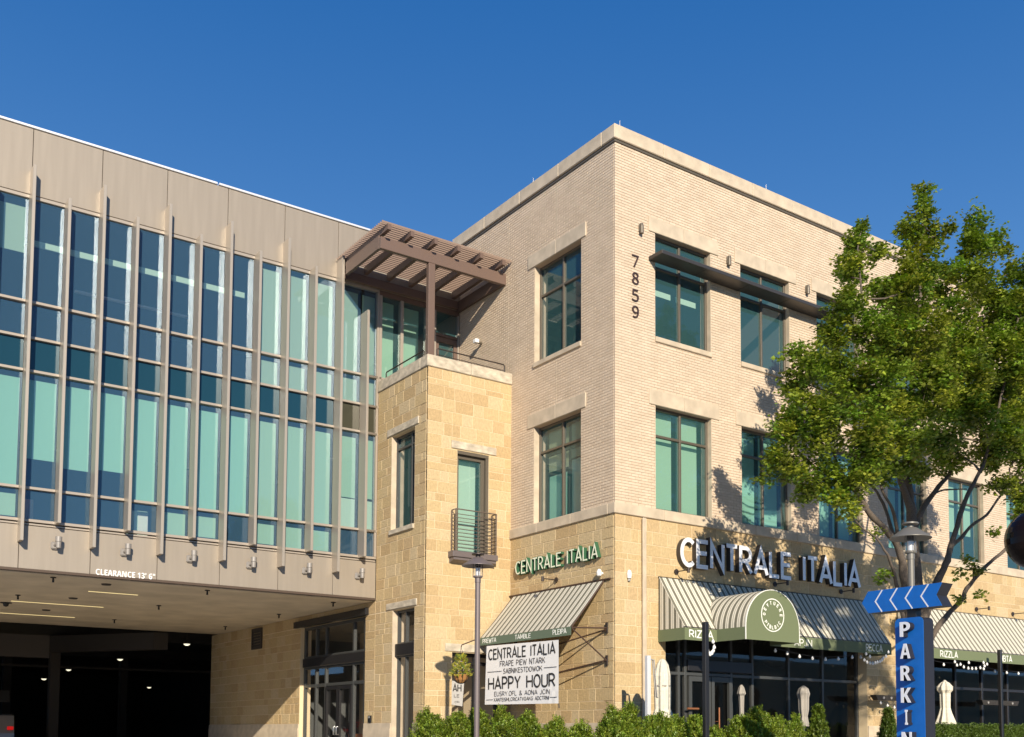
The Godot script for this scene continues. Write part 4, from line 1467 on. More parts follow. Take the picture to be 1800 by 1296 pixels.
func car(at: Vector3) -> void:
	var c := thing("parked_car", "silver sport utility car parked nose-in inside the dark garage", "car", at)
	var x := Transform3D(Basis(Vector3.UP, -PI / 2), at)      # profile drawn in (length, height), pushed across the width
	var g := Geo.new()
	g.prism(PackedVector2Array([Vector2(-2.2, 0.35), Vector2(2.15, 0.35), Vector2(2.25, 0.6), Vector2(2.2, 1.0), Vector2(2.05, 1.62), Vector2(1.8, 1.68), Vector2(-0.5, 1.68), Vector2(-1.1, 1.1), Vector2(-2.1, 0.95), Vector2(-2.25, 0.7)]), -0.93, 0.93)
	var y := Transform3D(Basis(Vector3(0, 0, 1), Vector3.UP, Vector3(-1, 0, 0)), at)
	part(c, "body", g, M.car_paint, y)
	g = Geo.new(); g.box(Vector3(-0.75, 1.08, 2.17), Vector3(0.75, 1.5, 2.2)); part(c, "rear_window", g, M.black, Transform3D(Basis(Vector3.RIGHT, -0.25), at + Vector3(0, 0.5, 0.35)))
	g = Geo.new(); g.box(Vector3(-0.4, 1.5, 2.16), Vector3(0.4, 1.53, 2.2)); part(c, "brake_lamp", g, M.tail, Transform3D(Basis.IDENTITY, at))
	for s in [-1.0, 1.0]:
		g = Geo.new(); g.bbox(Vector3(s * 0.8 - 0.1, 1.12, 2.17), Vector3(s * 0.8 + 0.1, 1.24, 2.24), 0.02); part(c, "tail_lamp", g, M.tail, Transform3D(Basis.IDENTITY, at))
	g = Geo.new(); g.bbox(Vector3(-0.9, 0.45, 2.2), Vector3(0.9, 0.65, 2.32), 0.03); part(c, "bumper", g, M.black, Transform3D(Basis.IDENTITY, at))
	for s in [-0.85, 0.85]:
		for z in [-1.35, 1.35]:
			g = Geo.new(); g.tube([Vector3(s - 0.11, 0.36, z), Vector3(s + 0.11, 0.36, z)], [0.36], 18); part(c, "wheel", g, M.tyre, Transform3D(Basis.IDENTITY, at))
	var l := OmniLight3D.new()
	l.name = "brake_light"
	l.position = at + Vector3(0, 1.5, 2.4)
	l.light_color = Color(1, 0.1, 0.05)
	l.light_energy = 0.01
	l.omni_attenuation = 2
	l.omni_range = 60
	l.shadow_enabled = true
	add_child(l)


func pergola() -> void:
	var p := thing("pergola", "brown metal slatted pergola over the tower terrace", "pergola", Vector3(-1.85, 8.98, -5.6))
	var g := Geo.new(); g.bbox(Vector3(-3.735, 11.93, -4.627), Vector3(-0.004, 12.235, -4.507), 0.008); part(p, "front_beam", g, M.pergola)
	g = Geo.new(); g.bbox(Vector3(-3.735, 11.96, -6.50), Vector3(-3.655, 12.30, -4.63), 0.008); part(p, "side_beam", g, M.pergola)
	g = Geo.new(); g.bbox(Vector3(-0.10, 11.93, -6.86), Vector3(-0.004, 12.235, -4.63), 0.008); part(p, "side_beam", g, M.pergola)
	g = Geo.new(); g.bbox(Vector3(-3.65, 11.99, -6.86), Vector3(-0.105, 12.22, -6.78), 0.008); part(p, "back_beam", g, M.pergola)
	for x in [-3.66, -3.02, -2.34, -1.66, -0.97, -0.28]:
		g = Geo.new()
		g.hexa([Vector3(x - 0.05, 12.237, -6.77), Vector3(x + 0.05, 12.237, -6.77), Vector3(x + 0.05, 12.44, -6.77), Vector3(x - 0.05, 12.44, -6.77),
			Vector3(x - 0.05, 12.30, -4.20), Vector3(x + 0.05, 12.30, -4.20), Vector3(x + 0.05, 12.44, -4.20), Vector3(x - 0.05, 12.44, -4.20)])
		part(p, "rafter", g, M.pergola)
	var slat := Geo.new(); slat.box(Vector3(-3.86, 0, -0.005), Vector3(-0.02, 0.052, 0.005))
	var sm := slat.mesh()
	for k in 26:
		part(p, "slat", sm, M.slat, Transform3D(Basis.IDENTITY, Vector3(0, 12.442, -4.23 - k * 0.102)))
	g = Geo.new(); g.bbox(Vector3(-2.37, 9.0, -4.64), Vector3(-2.18, 11.928, -4.50), 0.012); part(p, "post", g, M.pergola)
	g = Geo.new(); g.box(Vector3(-2.42, 8.985, -4.69), Vector3(-2.13, 9.02, -4.46)); part(p, "post_foot", g, M.pergola)
	# railings on the parapet cap
	rail([Vector3(-2.42, 9.42, -6.66), Vector3(-2.42, 9.64, -6.66), Vector3(-2.42, 9.66, -6.62), Vector3(-2.42, 9.66, -4.66), Vector3(-2.42, 9.64, -4.62), Vector3(-2.42, 9.42, -4.62)], "on its left side")
	rail([Vector3(-2.22, 9.42, -4.32), Vector3(-2.22, 9.64, -4.32), Vector3(-2.18, 9.67, -4.32), Vector3(-0.20, 9.67, -4.32), Vector3(-0.16, 9.64, -4.32), Vector3(-0.16, 9.42, -4.32)], "along its front over the balcony")


func rail(pts: Array, where: String) -> void:
	var r := thing("terrace_railing", "thin brown rail on the parapet cap, " + where, "railing", (pts[0] + pts[5]) / 2, "rails on the tower parapet")
	var g := Geo.new(); g.tube(pts, [0.018], 8); part(r, "top_rail", g, M.dark_metal)
	g = Geo.new(); g.tube([pts[0] + Vector3(0, 0.09, 0), pts[5] + Vector3(0, 0.09, 0)], [0.010], 6); part(r, "lower_rail", g, M.dark_metal)
	for q in [pts[0], pts[5]]:
		g = Geo.new(); g.box(q + Vector3(-0.03, 0.001, -0.03), q + Vector3(0.03, 0.02, 0.03)); part(r, "base_plate", g, M.dark_metal)


# a striped sloping cloth from the wall line to the front line, with even stripes along u
func slope_cloth(u0: float, u1: float, w0: float, w1: float, ytop: float, yfront: float, dep: float, period: float) -> Geo:
	var g := Geo.new()
	var n := 24
	for k in n:
		var a := float(k) / n
		var b := float(k + 1) / n
		var f := func(t: float, s: float) -> Vector3:
			return Vector3(lerpf(lerpf(u0, u1, t), lerpf(w0, w1, t), s), lerpf(ytop, yfront, s) - 0.02 * sin(PI * s) * (0.6 + 0.4 * cos(t * TAU * 3.0)), lerpf(0.03, dep, s))
		for s in 4:
			var s0 := s / 4.0
			var s1 := (s + 1) / 4.0
			var p0: Vector3 = f.call(a, s1)
			var p1: Vector3 = f.call(b, s1)
			var p2: Vector3 = f.call(b, s0)
			var p3: Vector3 = f.call(a, s0)
			g.quad(p0, p1, p2, p3, Vector2(u0 + (u1 - u0) * a, 0) / period, Vector2(u0 + (u1 - u0) * b, 1) / period)
	return g


func awnings() -> void:
	# the small awning on the west face
	var L := face(Vector3.ZERO, Vector3.BACK)
	var a := thing("striped_awning", "small green and cream striped awning on crossed brackets above the hanging banner", "awning", Vector3(0, 2.2, -2.2))
	var g := slope_cloth(-4.06, -0.37, -4.09, -0.34, 3.51, 2.385, 1.0, 0.205)
	part(a, "canopy", g, M.stripe, L)
	g = Geo.new(); g.box(Vector3(-4.09, 2.19, 0.992), Vector3(-0.34, 2.383, 1.0)); part(a, "valance", g, M.green_cloth, L)
	g = Geo.new(); g.tube([Vector3(-4.21, 3.525, 0.03), Vector3(-0.13, 3.525, 0.03)], [0.025], 8); part(a, "top_bar", g, M.rust, L)
	g = Geo.new(); g.tube([Vector3(-4.1, 2.375, 0.975), Vector3(-0.33, 2.375, 0.975)], [0.02], 8); part(a, "front_bar", g, M.rust, L)
	for u in [-4.04, -0.36]:
		g = Geo.new(); g.tube([Vector3(u, 3.5, 0.03), Vector3(u, 2.36, 0.975)], [0.018], 8); part(a, "rafter", g, M.rust, L)
		var w: float = u + 0.11
		g = Geo.new(); g.tube([Vector3(w, 2.40, 0.04), Vector3(u, 2.365, 0.96)], [0.018], 8); g.tube([Vector3(w, 1.657, 0.04), Vector3(u, 2.35, 0.96)], [0.018], 8); part(a, "bracket", g, M.rust, L)
		for y in [2.40, 1.657]:
			g = Geo.new(); g.bbox(Vector3(w - 0.04, y - 0.12, 0.02), Vector3(w + 0.04, y + 0.12, 0.05), 0.006); part(a, "wall_plate", g, M.dark_metal, L)
	g = Geo.new(); g.tube([Vector3(-0.25, 2.36, 0.06), Vector3(-4.0, 1.66, 0.9)], [0.018], 8); part(a, "brace", g, M.rust, L)
	g = Geo.new(); g.tube([Vector3(-0.25, 1.66, 0.06), Vector3(-3.0, 1.2, 0.7)], [0.018], 8); part(a, "brace", g, M.rust, L)
	var V := face(Vector3(-1.0, 0, 0), Vector3.BACK)
	print_text(a, "lettering", "PREWTA", -3.98, 2.235, 0.62, 0.115, 0.008, M.print_white, V)
	print_text(a, "lettering", "TAMBLE", -2.55, 2.235, 0.66, 0.115, 0.008, M.print_white, V)
	print_text(a, "lettering", "PLEIPA", -1.02, 2.235, 0.52, 0.125, 0.009, M.print_white, V)
	# the large awning over the restaurant doors
	long_awning("striped_awning", "large striped awning with rounded entrance hood under the white lettered sign", 1.31, 8.87, true)
	long_awning("striped_awning", "long sunlit striped awning right of the blue parking sign", 10.35, 19.2, false)


func long_awning(called: String, label: String, x0: float, x1: float, hood: bool) -> void:
	var R := face(Vector3.ZERO, Vector3.RIGHT)
	var a := thing(called, label, "awning", Vector3(x0, 2.13, 0.4))
	part(a, "canopy", slope_cloth(x0, x1, x0, x1, 3.67, 2.41, 0.9, 0.19 if hood else 0.23), M.stripe, R)
	for x in [x0, x1]:
		var g := Geo.new()
		# the side cheek is cut in upright strips so that its stripes hang straight
		var n := 12
		for k in n:
			var za := 0.03 + 0.87 * k / n
			var zb := 0.03 + 0.87 * (k + 1) / n
			var ya := lerpf(3.66, 2.41, float(k) / n)
			var yb := lerpf(3.66, 2.41, float(k + 1) / n)
			g.quad(Vector3(x, 2.41, za), Vector3(x, 2.41, zb), Vector3(x, yb, zb), Vector3(x, ya, za), Vector2(za, 0) / 0.18, Vector2(zb, 1) / 0.18)
		part(a, "cheek", g, M.stripe, R)
		g = Geo.new(); g.box(Vector3(x - 0.006, 2.13, 0.0), Vector3(x + 0.002, 2.408, 0.89)); part(a, "side_valance", g, M.olive, R)
	var spans := [[x0 - 0.006, x1]] if not hood else [[x0 - 0.006, 2.328], [4.132, x1]]
	for s in spans:
		var g := Geo.new(); g.box(Vector3(s[0], 2.13, 0.892), Vector3(s[1], 2.408, 0.90)); part(a, "valance", g, M.olive, R)
	var g := Geo.new()
	for y in [3.66, 2.42]:
		g.tube([Vector3(x0, y, 0.02 if y > 3 else 0.88), Vector3(x1, y, 0.02 if y > 3 else 0.88)], [0.02], 6)
	part(a, "frame", g, M.black, R)
	g = Geo.new(); g.box(Vector3(x0 + 0.05, 2.72, -0.27), Vector3(x1 - 0.05, 2.75, 0.03)); part(a, "back_board", g, M.black, R)
	var V := face(Vector3(0, 0, 0.90), Vector3.RIGHT)
	if not hood:
		print_text(a, "lettering", "RIZZLA", 11.07, 2.175, 0.85, 0.19, 0.012, M.print_white, V)
		print_text(a, "lettering", "PHBTA", 13.90, 2.175, 0.80, 0.19, 0.012, M.print_white, V)
		return
	print_text(a, "lettering", "RIZZA", 1.44, 2.185, 0.77, 0.185, 0.014, M.print_white, V)
	print_text(a, "lettering", "APJN", 5.0, 2.175, 0.66, 0.19, 0.010, M.print_white, V)
	print_text(a, "lettering", "RECCA", 7.79, 2.185, 0.70, 0.19, 0.009, M.print_white, V)
	# rounded hood
	var cx := 3.23
	var r := 0.90
	var cy := 2.42
	g = Geo.new()
	var n := 28
	for k in n:
		var t0 := PI * k / n
		var t1 := PI * (k + 1) / n
		for s in 4:
			var z0 := 0.15 + 1.65 * s / 4.0
			var z1 := 0.15 + 1.65 * (s + 1) / 4.0
			g.quad(Vector3(cx + r * cos(t0), cy + r * sin(t0), z1), Vector3(cx + r * cos(t0), cy + r * sin(t0), z0), Vector3(cx + r * cos(t1), cy + r * sin(t1), z0), Vector3(cx + r * cos(t1), cy + r * sin(t1), z1), Vector2(z1, 0) / 0.18, Vector2(z0, 1) / 0.18)
	part(a, "hood", g, M.stripe, R)
	var poly := PackedVector2Array([Vector2(cx - r, 2.135), Vector2(cx + r, 2.135)])
	for k in 25:
		var t := PI * k / 24.0
		poly.append(Vector2(cx + r * cos(t), cy + r * sin(t)))
	g = Geo.new(); g.prism(poly, 1.79, 1.80); part(a, "hood_front", g, M.olive, R)
	g = Geo.new(); g.ribbon(PackedVector2Array([Vector2(cx + r, 2.135)]) + arc(cx, cy, r, r, 0, 180, 32) + PackedVector2Array([Vector2(cx - r, 2.135)]), 0.008, 1.785, 1.807); part(a, "hood_piping", g, M.print_white, R)
	for x in [cx - r, cx + r]:
		g = Geo.new(); g.box(Vector3(x - 0.004, 2.135, 0.90), Vector3(x + 0.004, 2.42, 1.789)); part(a, "hood_valance", g, M.olive, R)
	# the printed roundel
	g = Geo.new()
	var ring := arc(3.22, 2.735, 0.375, 0.375, 0, 360, 48)
	g.ribbon(ring, 0.011, 1.80, 1.806)
	var words := [["OEVTUERE", 178.0, 2.0, 1.0], ["PTBLBIC", 216.0, 324.0, -1.0]]
	for w in words:
		var text: String = w[0]
		for k in text.length():
			var ang := deg_to_rad(lerpf(w[1], w[2], float(k) / (text.length() - 1)))
			var c := Vector2(3.22, 2.735) + Vector2(cos(ang), sin(ang)) * 0.285
			var l := Geo.new()
			for q in letters(text[k], -0.03, -0.045, 0.06, 0.09, 0.008, 0.0, 0.005):
				merge(l, q, Transform3D.IDENTITY)
			var turn := ang - PI / 2 if w[3] > 0 else ang + PI / 2
			merge(g, l, Transform3D(Basis(Vector3.BACK, turn), Vector3(c.x, c.y, 1.80)))
	part(a, "roundel", g, M.print_white, R)


func signs() -> void:
	var R := face(Vector3.ZERO, Vector3.RIGHT)
	var L := face(Vector3.ZERO, Vector3.BACK)
	var s := thing("restaurant_sign", "large white block letters with dark sides above the restaurant awning", "sign", Vector3(5.1, 3.93, 0.02))
	var a := letters("CENTRALE ITALIA", 1.885, 3.955, 6.72, 0.715, 0.052, 0.015, 0.150)
	var b := letters("CENTRALE ITALIA", 1.885, 3.955, 6.72, 0.715, 0.052, 0.151, 0.158)
	for k in a.size():
		var o := part(s, "letter", a[k], M.letter_side, R)
		part(o, "letter_face", b[k], M.letter_white, R)
	s = thing("restaurant_sign", "green channel letters with pale faces above the small awning", "sign", Vector3(-0.02, 3.99, -2.0))
	a = letters("CENTRALE ITALIA", -3.835, 4.025, 3.37, 0.36, 0.028, 0.015, 0.112, 1.9)
	b = letters("CENTRALE ITALIA", -3.835, 4.025, 3.37, 0.36, 0.028, 0.113, 0.117, 1.9)
	var c := letters("CENTRALE ITALIA", -3.825, 4.035, 3.35, 0.34, 0.017, 0.118, 0.123, 1.9)
	for k in a.size():
		var o := part(s, "letter", a[k], M.letter_green, L)
		part(o, "letter_rim", b[k], M.letter_green, L)
		part(o, "letter_face", c[k], M.letter_cream, L)
	# house number
	var n := thing("house_number", "dark bronze street number 7859 stacked upright on the brick corner", "house number", Vector3(0.61, 9.73, 0.01))
	var y := [11.085, 10.67, 10.26, 9.865]
	for k in 4:
		put_type(n, "digit", "7859"[k], Vector3(0.613, y[k], 0.022), Basis.IDENTITY, 0.20, 0.285, 0.024, M.number, 400)
	# banner under the small awning
	var bn := thing("hanging_banner", "white restaurant banner lettered happy hour hanging under the small awning", "banner", Vector3(-1.0, 0.69, -2.3))
	var V := face(Vector3(-0.985, 0, 0), Vector3.BACK)
	var g := Geo.new()
	var w0 := -3.82
	var w1 := -0.81
	for i in 24:
		for j in 10:
			var f := func(p: float, q: float) -> Vector3:
				var sag := 0.003 * sin(p * 9.0 + q * 5.0) * q + 0.003 * exp(-pow((p - 0.95) * 8.0, 2) - pow((q - 0.06) * 4.0, 2)) * sin(p * 60.0 + q * 30.0)
				return Vector3(lerpf(w0 - 0.06 * (1.0 - q), w1, p), lerpf(lerpf(0.70, 0.67, p), lerpf(2.165, 2.115, p), q), sag)
			g.quad(f.call(i / 24.0, j / 10.0), f.call((i + 1) / 24.0, j / 10.0), f.call((i + 1) / 24.0, (j + 1) / 10.0), f.call(i / 24.0, (j + 1) / 10.0))
	part(bn, "cloth", g, M.banner, V)
	var P := face(Vector3(-0.9925, 0, 0), Vector3.BACK)
	print_text(bn, "lettering", "CENTRALE ITALIA", -3.72, 1.80, 2.80, 0.275, 0.018, M.print_black, P)
	print_text(bn, "lettering", "FRAPE PIEW NTARK", -3.20, 1.615, 1.88, 0.14, 0.0075, M.print_grey, P)
	print_text(bn, "lettering", "SABNIKESTDOWOK", -3.05, 1.44, 1.62, 0.125, 0.007, M.print_grey, P)
	print_text(bn, "lettering", "HAPPY HOUR", -3.72, 1.05, 2.80, 0.325, 0.022, M.print_black, P)
	print_text(bn, "lettering", "EUSRY.OFL & AONA JCIN", -3.44, 0.895, 2.30, 0.115, 0.006, M.print_grey, P)
	print_text(bn, "lettering", "XANTEISMLCRICATVGAKG ADCTRNI", -3.46, 0.765, 2.30, 0.09, 0.005, M.print_grey, P)
	g = Geo.new()
	for r in [[-3.75, -3.12, 1.50], [-1.36, -0.88, 1.50], [-3.80, -3.50, 0.81], [-1.13, -0.86, 0.81]]:
		g.box(Vector3(r[0], r[2], 0.0), Vector3(r[1], r[2] + 0.012, 0.004))
	part(bn, "printed_rule", g, M.print_grey, P)
	for u in [w0, w1]:
		g = Geo.new(); g.tube([Vector3(u, 2.16, 0), Vector3(u, 2.36, 0)], [0.006], 5); part(bn, "cord", g, M.black, V)
	g = Geo.new(); g.tube([Vector3(w1 + 0.01, 0.67, 0), Vector3(w1 + 0.02, 0.56, 0)], [0.014], 5); part(bn, "weight", g, M.black, V)
	g = Geo.new(); g.bbox(Vector3(-3.88, 1.98, -0.05), Vector3(-3.83, 2.16, 0.03), 0.01); part(bn, "clamp", g, M.black, V)
	# blue parking sign with its arrow
	var K := face(Vector3(-0.62, 0, 0), Vector3.BACK)
	var pk := thing("parking_sign", "tall blue upright parking sign with raised white letters in front of the awnings", "sign", Vector3(-0.49, GY, 8.1))
	var poly := PackedVector2Array([Vector2(7.84, -0.95), Vector2(8.36, -0.95)])
	for q in [[8.28, 1.80, 0.0], [7.92, 1.80, 90.0]]:
		for k in 7:
			var t := deg_to_rad(q[2] + 90.0 * k / 6.0)
			poly.append(Vector2(q[0] + 0.08 * cos(t), q[1] + 0.08 * sin(t)))
	g = Geo.new(); g.prism(poly, -0.26, 0.0); part(pk, "body", g, M.sign_side, K)
	g = Geo.new(); g.prism(poly, 0.001, 0.012); part(pk, "face", g, M.blue, K)
	g = Geo.new(); g.box(Vector3(7.78, GY, -0.32), Vector3(8.42, -0.95, 0.06)); part(pk, "base", g, M.sign_side, K)
	var word := "PARKING"
	for k in 7:
		var cy := 1.685 - 0.352 * k
		var o := put_type(pk, "letter", word[k], K * Vector3(8.11, cy, 0.072), K.basis, 0.185 if word[k] != "I" else 0.05, 0.238, 0.12, M.sign_side)
		put_type(o, "letter_face", word[k], K * Vector3(8.11, cy, 0.137), K.basis, 0.185 if word[k] != "I" else 0.05, 0.238, 0.008, M.letter_white)
	var ar := thing("arrow_sign", "blue arrow sign with white chevrons pointing left, on top of the parking sign", "sign", Vector3(-0.47, 1.88, 8.0))
	var ap := PackedVector2Array([Vector2(7.20, 2.20), Vector2(7.325, 2.02), Vector2(8.70, 2.02), Vector2(8.60, 2.20), Vector2(8.71, 2.385), Vector2(7.325, 2.385)])
	g = Geo.new(); g.prism(ap, -0.28, 0.0); part(ar, "body", g, M.sign_side, K)
	g = Geo.new(); g.prism(ap, 0.001, 0.01); part(ar, "face", g, M.blue, K)
	for k in 4:
		var u := 7.595 + 0.2875 * k
		g = Geo.new(); g.ribbon(PackedVector2Array([Vector2(u + 0.012, 2.383), Vector2(u - 0.127, 2.203), Vector2(u, 2.022)]), 0.011, 0.0, 0.014); part(ar, "chevron", g, M.letter_white, K)
	g = Geo.new(); g.box(Vector3(8.02, 1.885, -0.2), Vector3(8.18, 2.018, -0.06)); part(ar, "neck", g, M.black, K)
	# gooseneck lights
	var names := ["above the small awning on the west face", "at the left end of the large awning", "above the middle of the large awning", "right of the large white letters", "above the long right awning, nearer one", "above the long right awning, farther one"]
	var at := [Vector3(-0.02, 3.73, -2.19), Vector3(1.872, 3.836, 0.02), Vector3(5.305, 3.83, 0.02), Vector3(7.917, 3.85, 0.02), Vector3(14.3, 3.83, 0.02), Vector3(16.3, 3.82, 0.02)]
	var first: Node3D = null
	for k in 6:
		var label: String = "small dark sign light on a straight arm, " + names[k]
		if first == null:
			first = thing("sign_light", label, "wall light", at[k], "sign lights on the restaurant wall")
			var X := Transform3D(Basis.IDENTITY, at[k])
			g = Geo.new(); g.tube([Vector3(0, 0, 0), Vector3(0, 0, 0.025)], [0.065], 14); part(first, "wall_plate", g, M.dark_metal, X)
			g = Geo.new(); g.tube([Vector3(0, 0, 0.02), Vector3(0, 0, 0.42)], [0.013], 8); part(first, "arm", g, M.dark_metal, X)
			g = Geo.new(); g.lathe(Vector3(0, -0.07, 0.42), [Vector2(0, 0), Vector2(0.035, 0), Vector2(0.035, 0.12), Vector2(0, 0.125)], 12); part(first, "head", g, M.dark_metal, X)
			first.rotation.y = -PI / 2
		else:
			copy(first, at[k], label)
	# sconces beside the top-floor windows
	first = null
	names = ["above the house number", "between the first two top-floor windows", "between the second and third top-floor windows"]
	for k in 3:
		var p := Vector3([0.765, 3.693, 6.67][k], 11.78, 0.012)
		var label: String = "narrow bronze wall sconce, " + names[k]
		if first == null:
			first = thing("wall_sconce", label, "wall light", p, "sconces by the top-floor windows")
			var X := Transform3D(Basis.IDENTITY, p)
			g = Geo.new(); g.bbox(Vector3(-0.045, 0.05, 0), Vector3(0.045, 0.24, 0.03), 0.01); part(first, "back_plate", g, M.bronze, X)
			g = Geo.new(); g.lathe(Vector3(0, 0, 0.06), [Vector2(0, 0), Vector2(0.05, 0.0), Vector2(0.05, 0.17), Vector2(0.04, 0.24), Vector2(0, 0.24)], 12); part(first, "shade", g, M.bronze, X)
		else:
			copy(first, p, label)
	# small fittings on the walls
	var e := thing("alarm_strobe", "small white oval alarm strobe on the stone corner", "alarm", Vector3(0.387, 3.55, 0.018))
	var E := Transform3D(Basis.IDENTITY, e.position)
	g = Geo.new(); g.lathe(Vector3(0, 0.0, 0.03), [Vector2(0, -0.02), Vector2(0.05, 0.0), Vector2(0.06, 0.09), Vector2(0.045, 0.17), Vector2(0, 0.2)], 14); part(e, "housing", g, M.white, E)
	g = Geo.new(); g.bbox(Vector3(-0.03, -0.07, 0.01), Vector3(0.03, -0.02, 0.05), 0.01); part(e, "lens", g, M.steel, E)
	e = thing("security_camera", "white rounded security camera at the upper right corner of the small awning", "camera", Vector3(-0.012, 3.60, -0.43))
	E = face(e.position, Vector3.BACK)
	g = Geo.new(); g.lathe(Vector3(0, 0, 0.10), [Vector2(0, 0), Vector2(0.055, 0.02), Vector2(0.065, 0.09), Vector2(0.04, 0.16), Vector2(0, 0.18)], 14); part(e, "housing", g, M.white, E)
	g = Geo.new(); g.tube([Vector3(0, 0.08, 0), Vector3(0, 0.08, 0.10)], [0.03], 10); part(e, "arm", g, M.white, E)
	e = thing("wall_flood_light", "small white box light with a long shadow on the brick above the terrace", "wall light", Vector3(-0.012, 10.66, -5.66))
	E = face(e.position, Vector3.BACK)
	g = Geo.new(); g.bbox(Vector3(-0.09, 0.0, 0.12), Vector3(0.05, 0.11, 0.24), 0.01); part(e, "head", g, M.white, E)
	g = Geo.new(); g.tube([Vector3(-0.02, 0.03, 0), Vector3(-0.02, 0.04, 0.13)], [0.035, 0.04], 10); part(e, "stem", g, M.bronze, E)
	names = ["beside the brick corner", "farther along the street front", "on the west side near the pergola"]
	for k in 3:
		var p: Vector3 = [Vector3(0.24, 14.2, -0.1), Vector3(5.26, 14.2, -0.1), Vector3(0.1, 14.2, -3.42)][k]
		g = Geo.new(); g.tube([Vector3.ZERO, Vector3(0, 0.24, 0)], [0.010, 0.006], 6)
		single("lightning_rod", g, M.steel, "thin upright lightning rod on the roof cornice, " + names[k], "lightning rod", p, "rods on the roof edge", Transform3D(Basis.IDENTITY, p))
	# balcony
	var bl := thing("juliet_balcony", "small brown metal balcony of horizontal bars on the stone tower", "balcony", Vector3(-1.22, 4.36, TZ))
	var F := face(Vector3(0, 0, TZ), Vector3.RIGHT)
	g = Geo.new(); g.bbox(Vector3(-1.91, 4.365, 0.02), Vector3(-0.57, 4.515, 0.27), 0.01); part(bl, "floor", g, M.lamp_post, F)
	g = Geo.new(); g.hexa([Vector3(-1.87, 4.23, 0.02), Vector3(-0.61, 4.23, 0.02), Vector3(-0.61, 4.363, 0.02), Vector3(-1.87, 4.363, 0.02), Vector3(-1.87, 4.30, 0.23), Vector3(-0.61, 4.30, 0.23), Vector3(-0.61, 4.363, 0.23), Vector3(-1.87, 4.363, 0.23)]); part(bl, "bracket", g, M.lamp_post, F)
	for u in [-1.815, -0.615]:
		for d in [0.03, 0.23]:
			g = Geo.new(); g.box(Vector3(u - 0.015, 4.516, d - 0.015), Vector3(u + 0.015, 5.56, d + 0.015)); part(bl, "post", g, M.balcony, F)
	g = Geo.new(); g.box(Vector3(-1.17, 4.516, 0.222), Vector3(-1.15, 5.55, 0.238)); part(bl, "post", g, M.balcony, F)
	for k in 11:
		var h := 5.57 if k == 10 else 4.60 + 0.094 * k
		g = Geo.new(); g.tube([Vector3(-1.815, h, 0.03), Vector3(-1.815, h, 0.245), Vector3(-0.615, h, 0.245), Vector3(-0.615, h, 0.03)], [0.016 if k == 10 else 0.010], 6); part(bl, "rail", g, M.balcony, F)


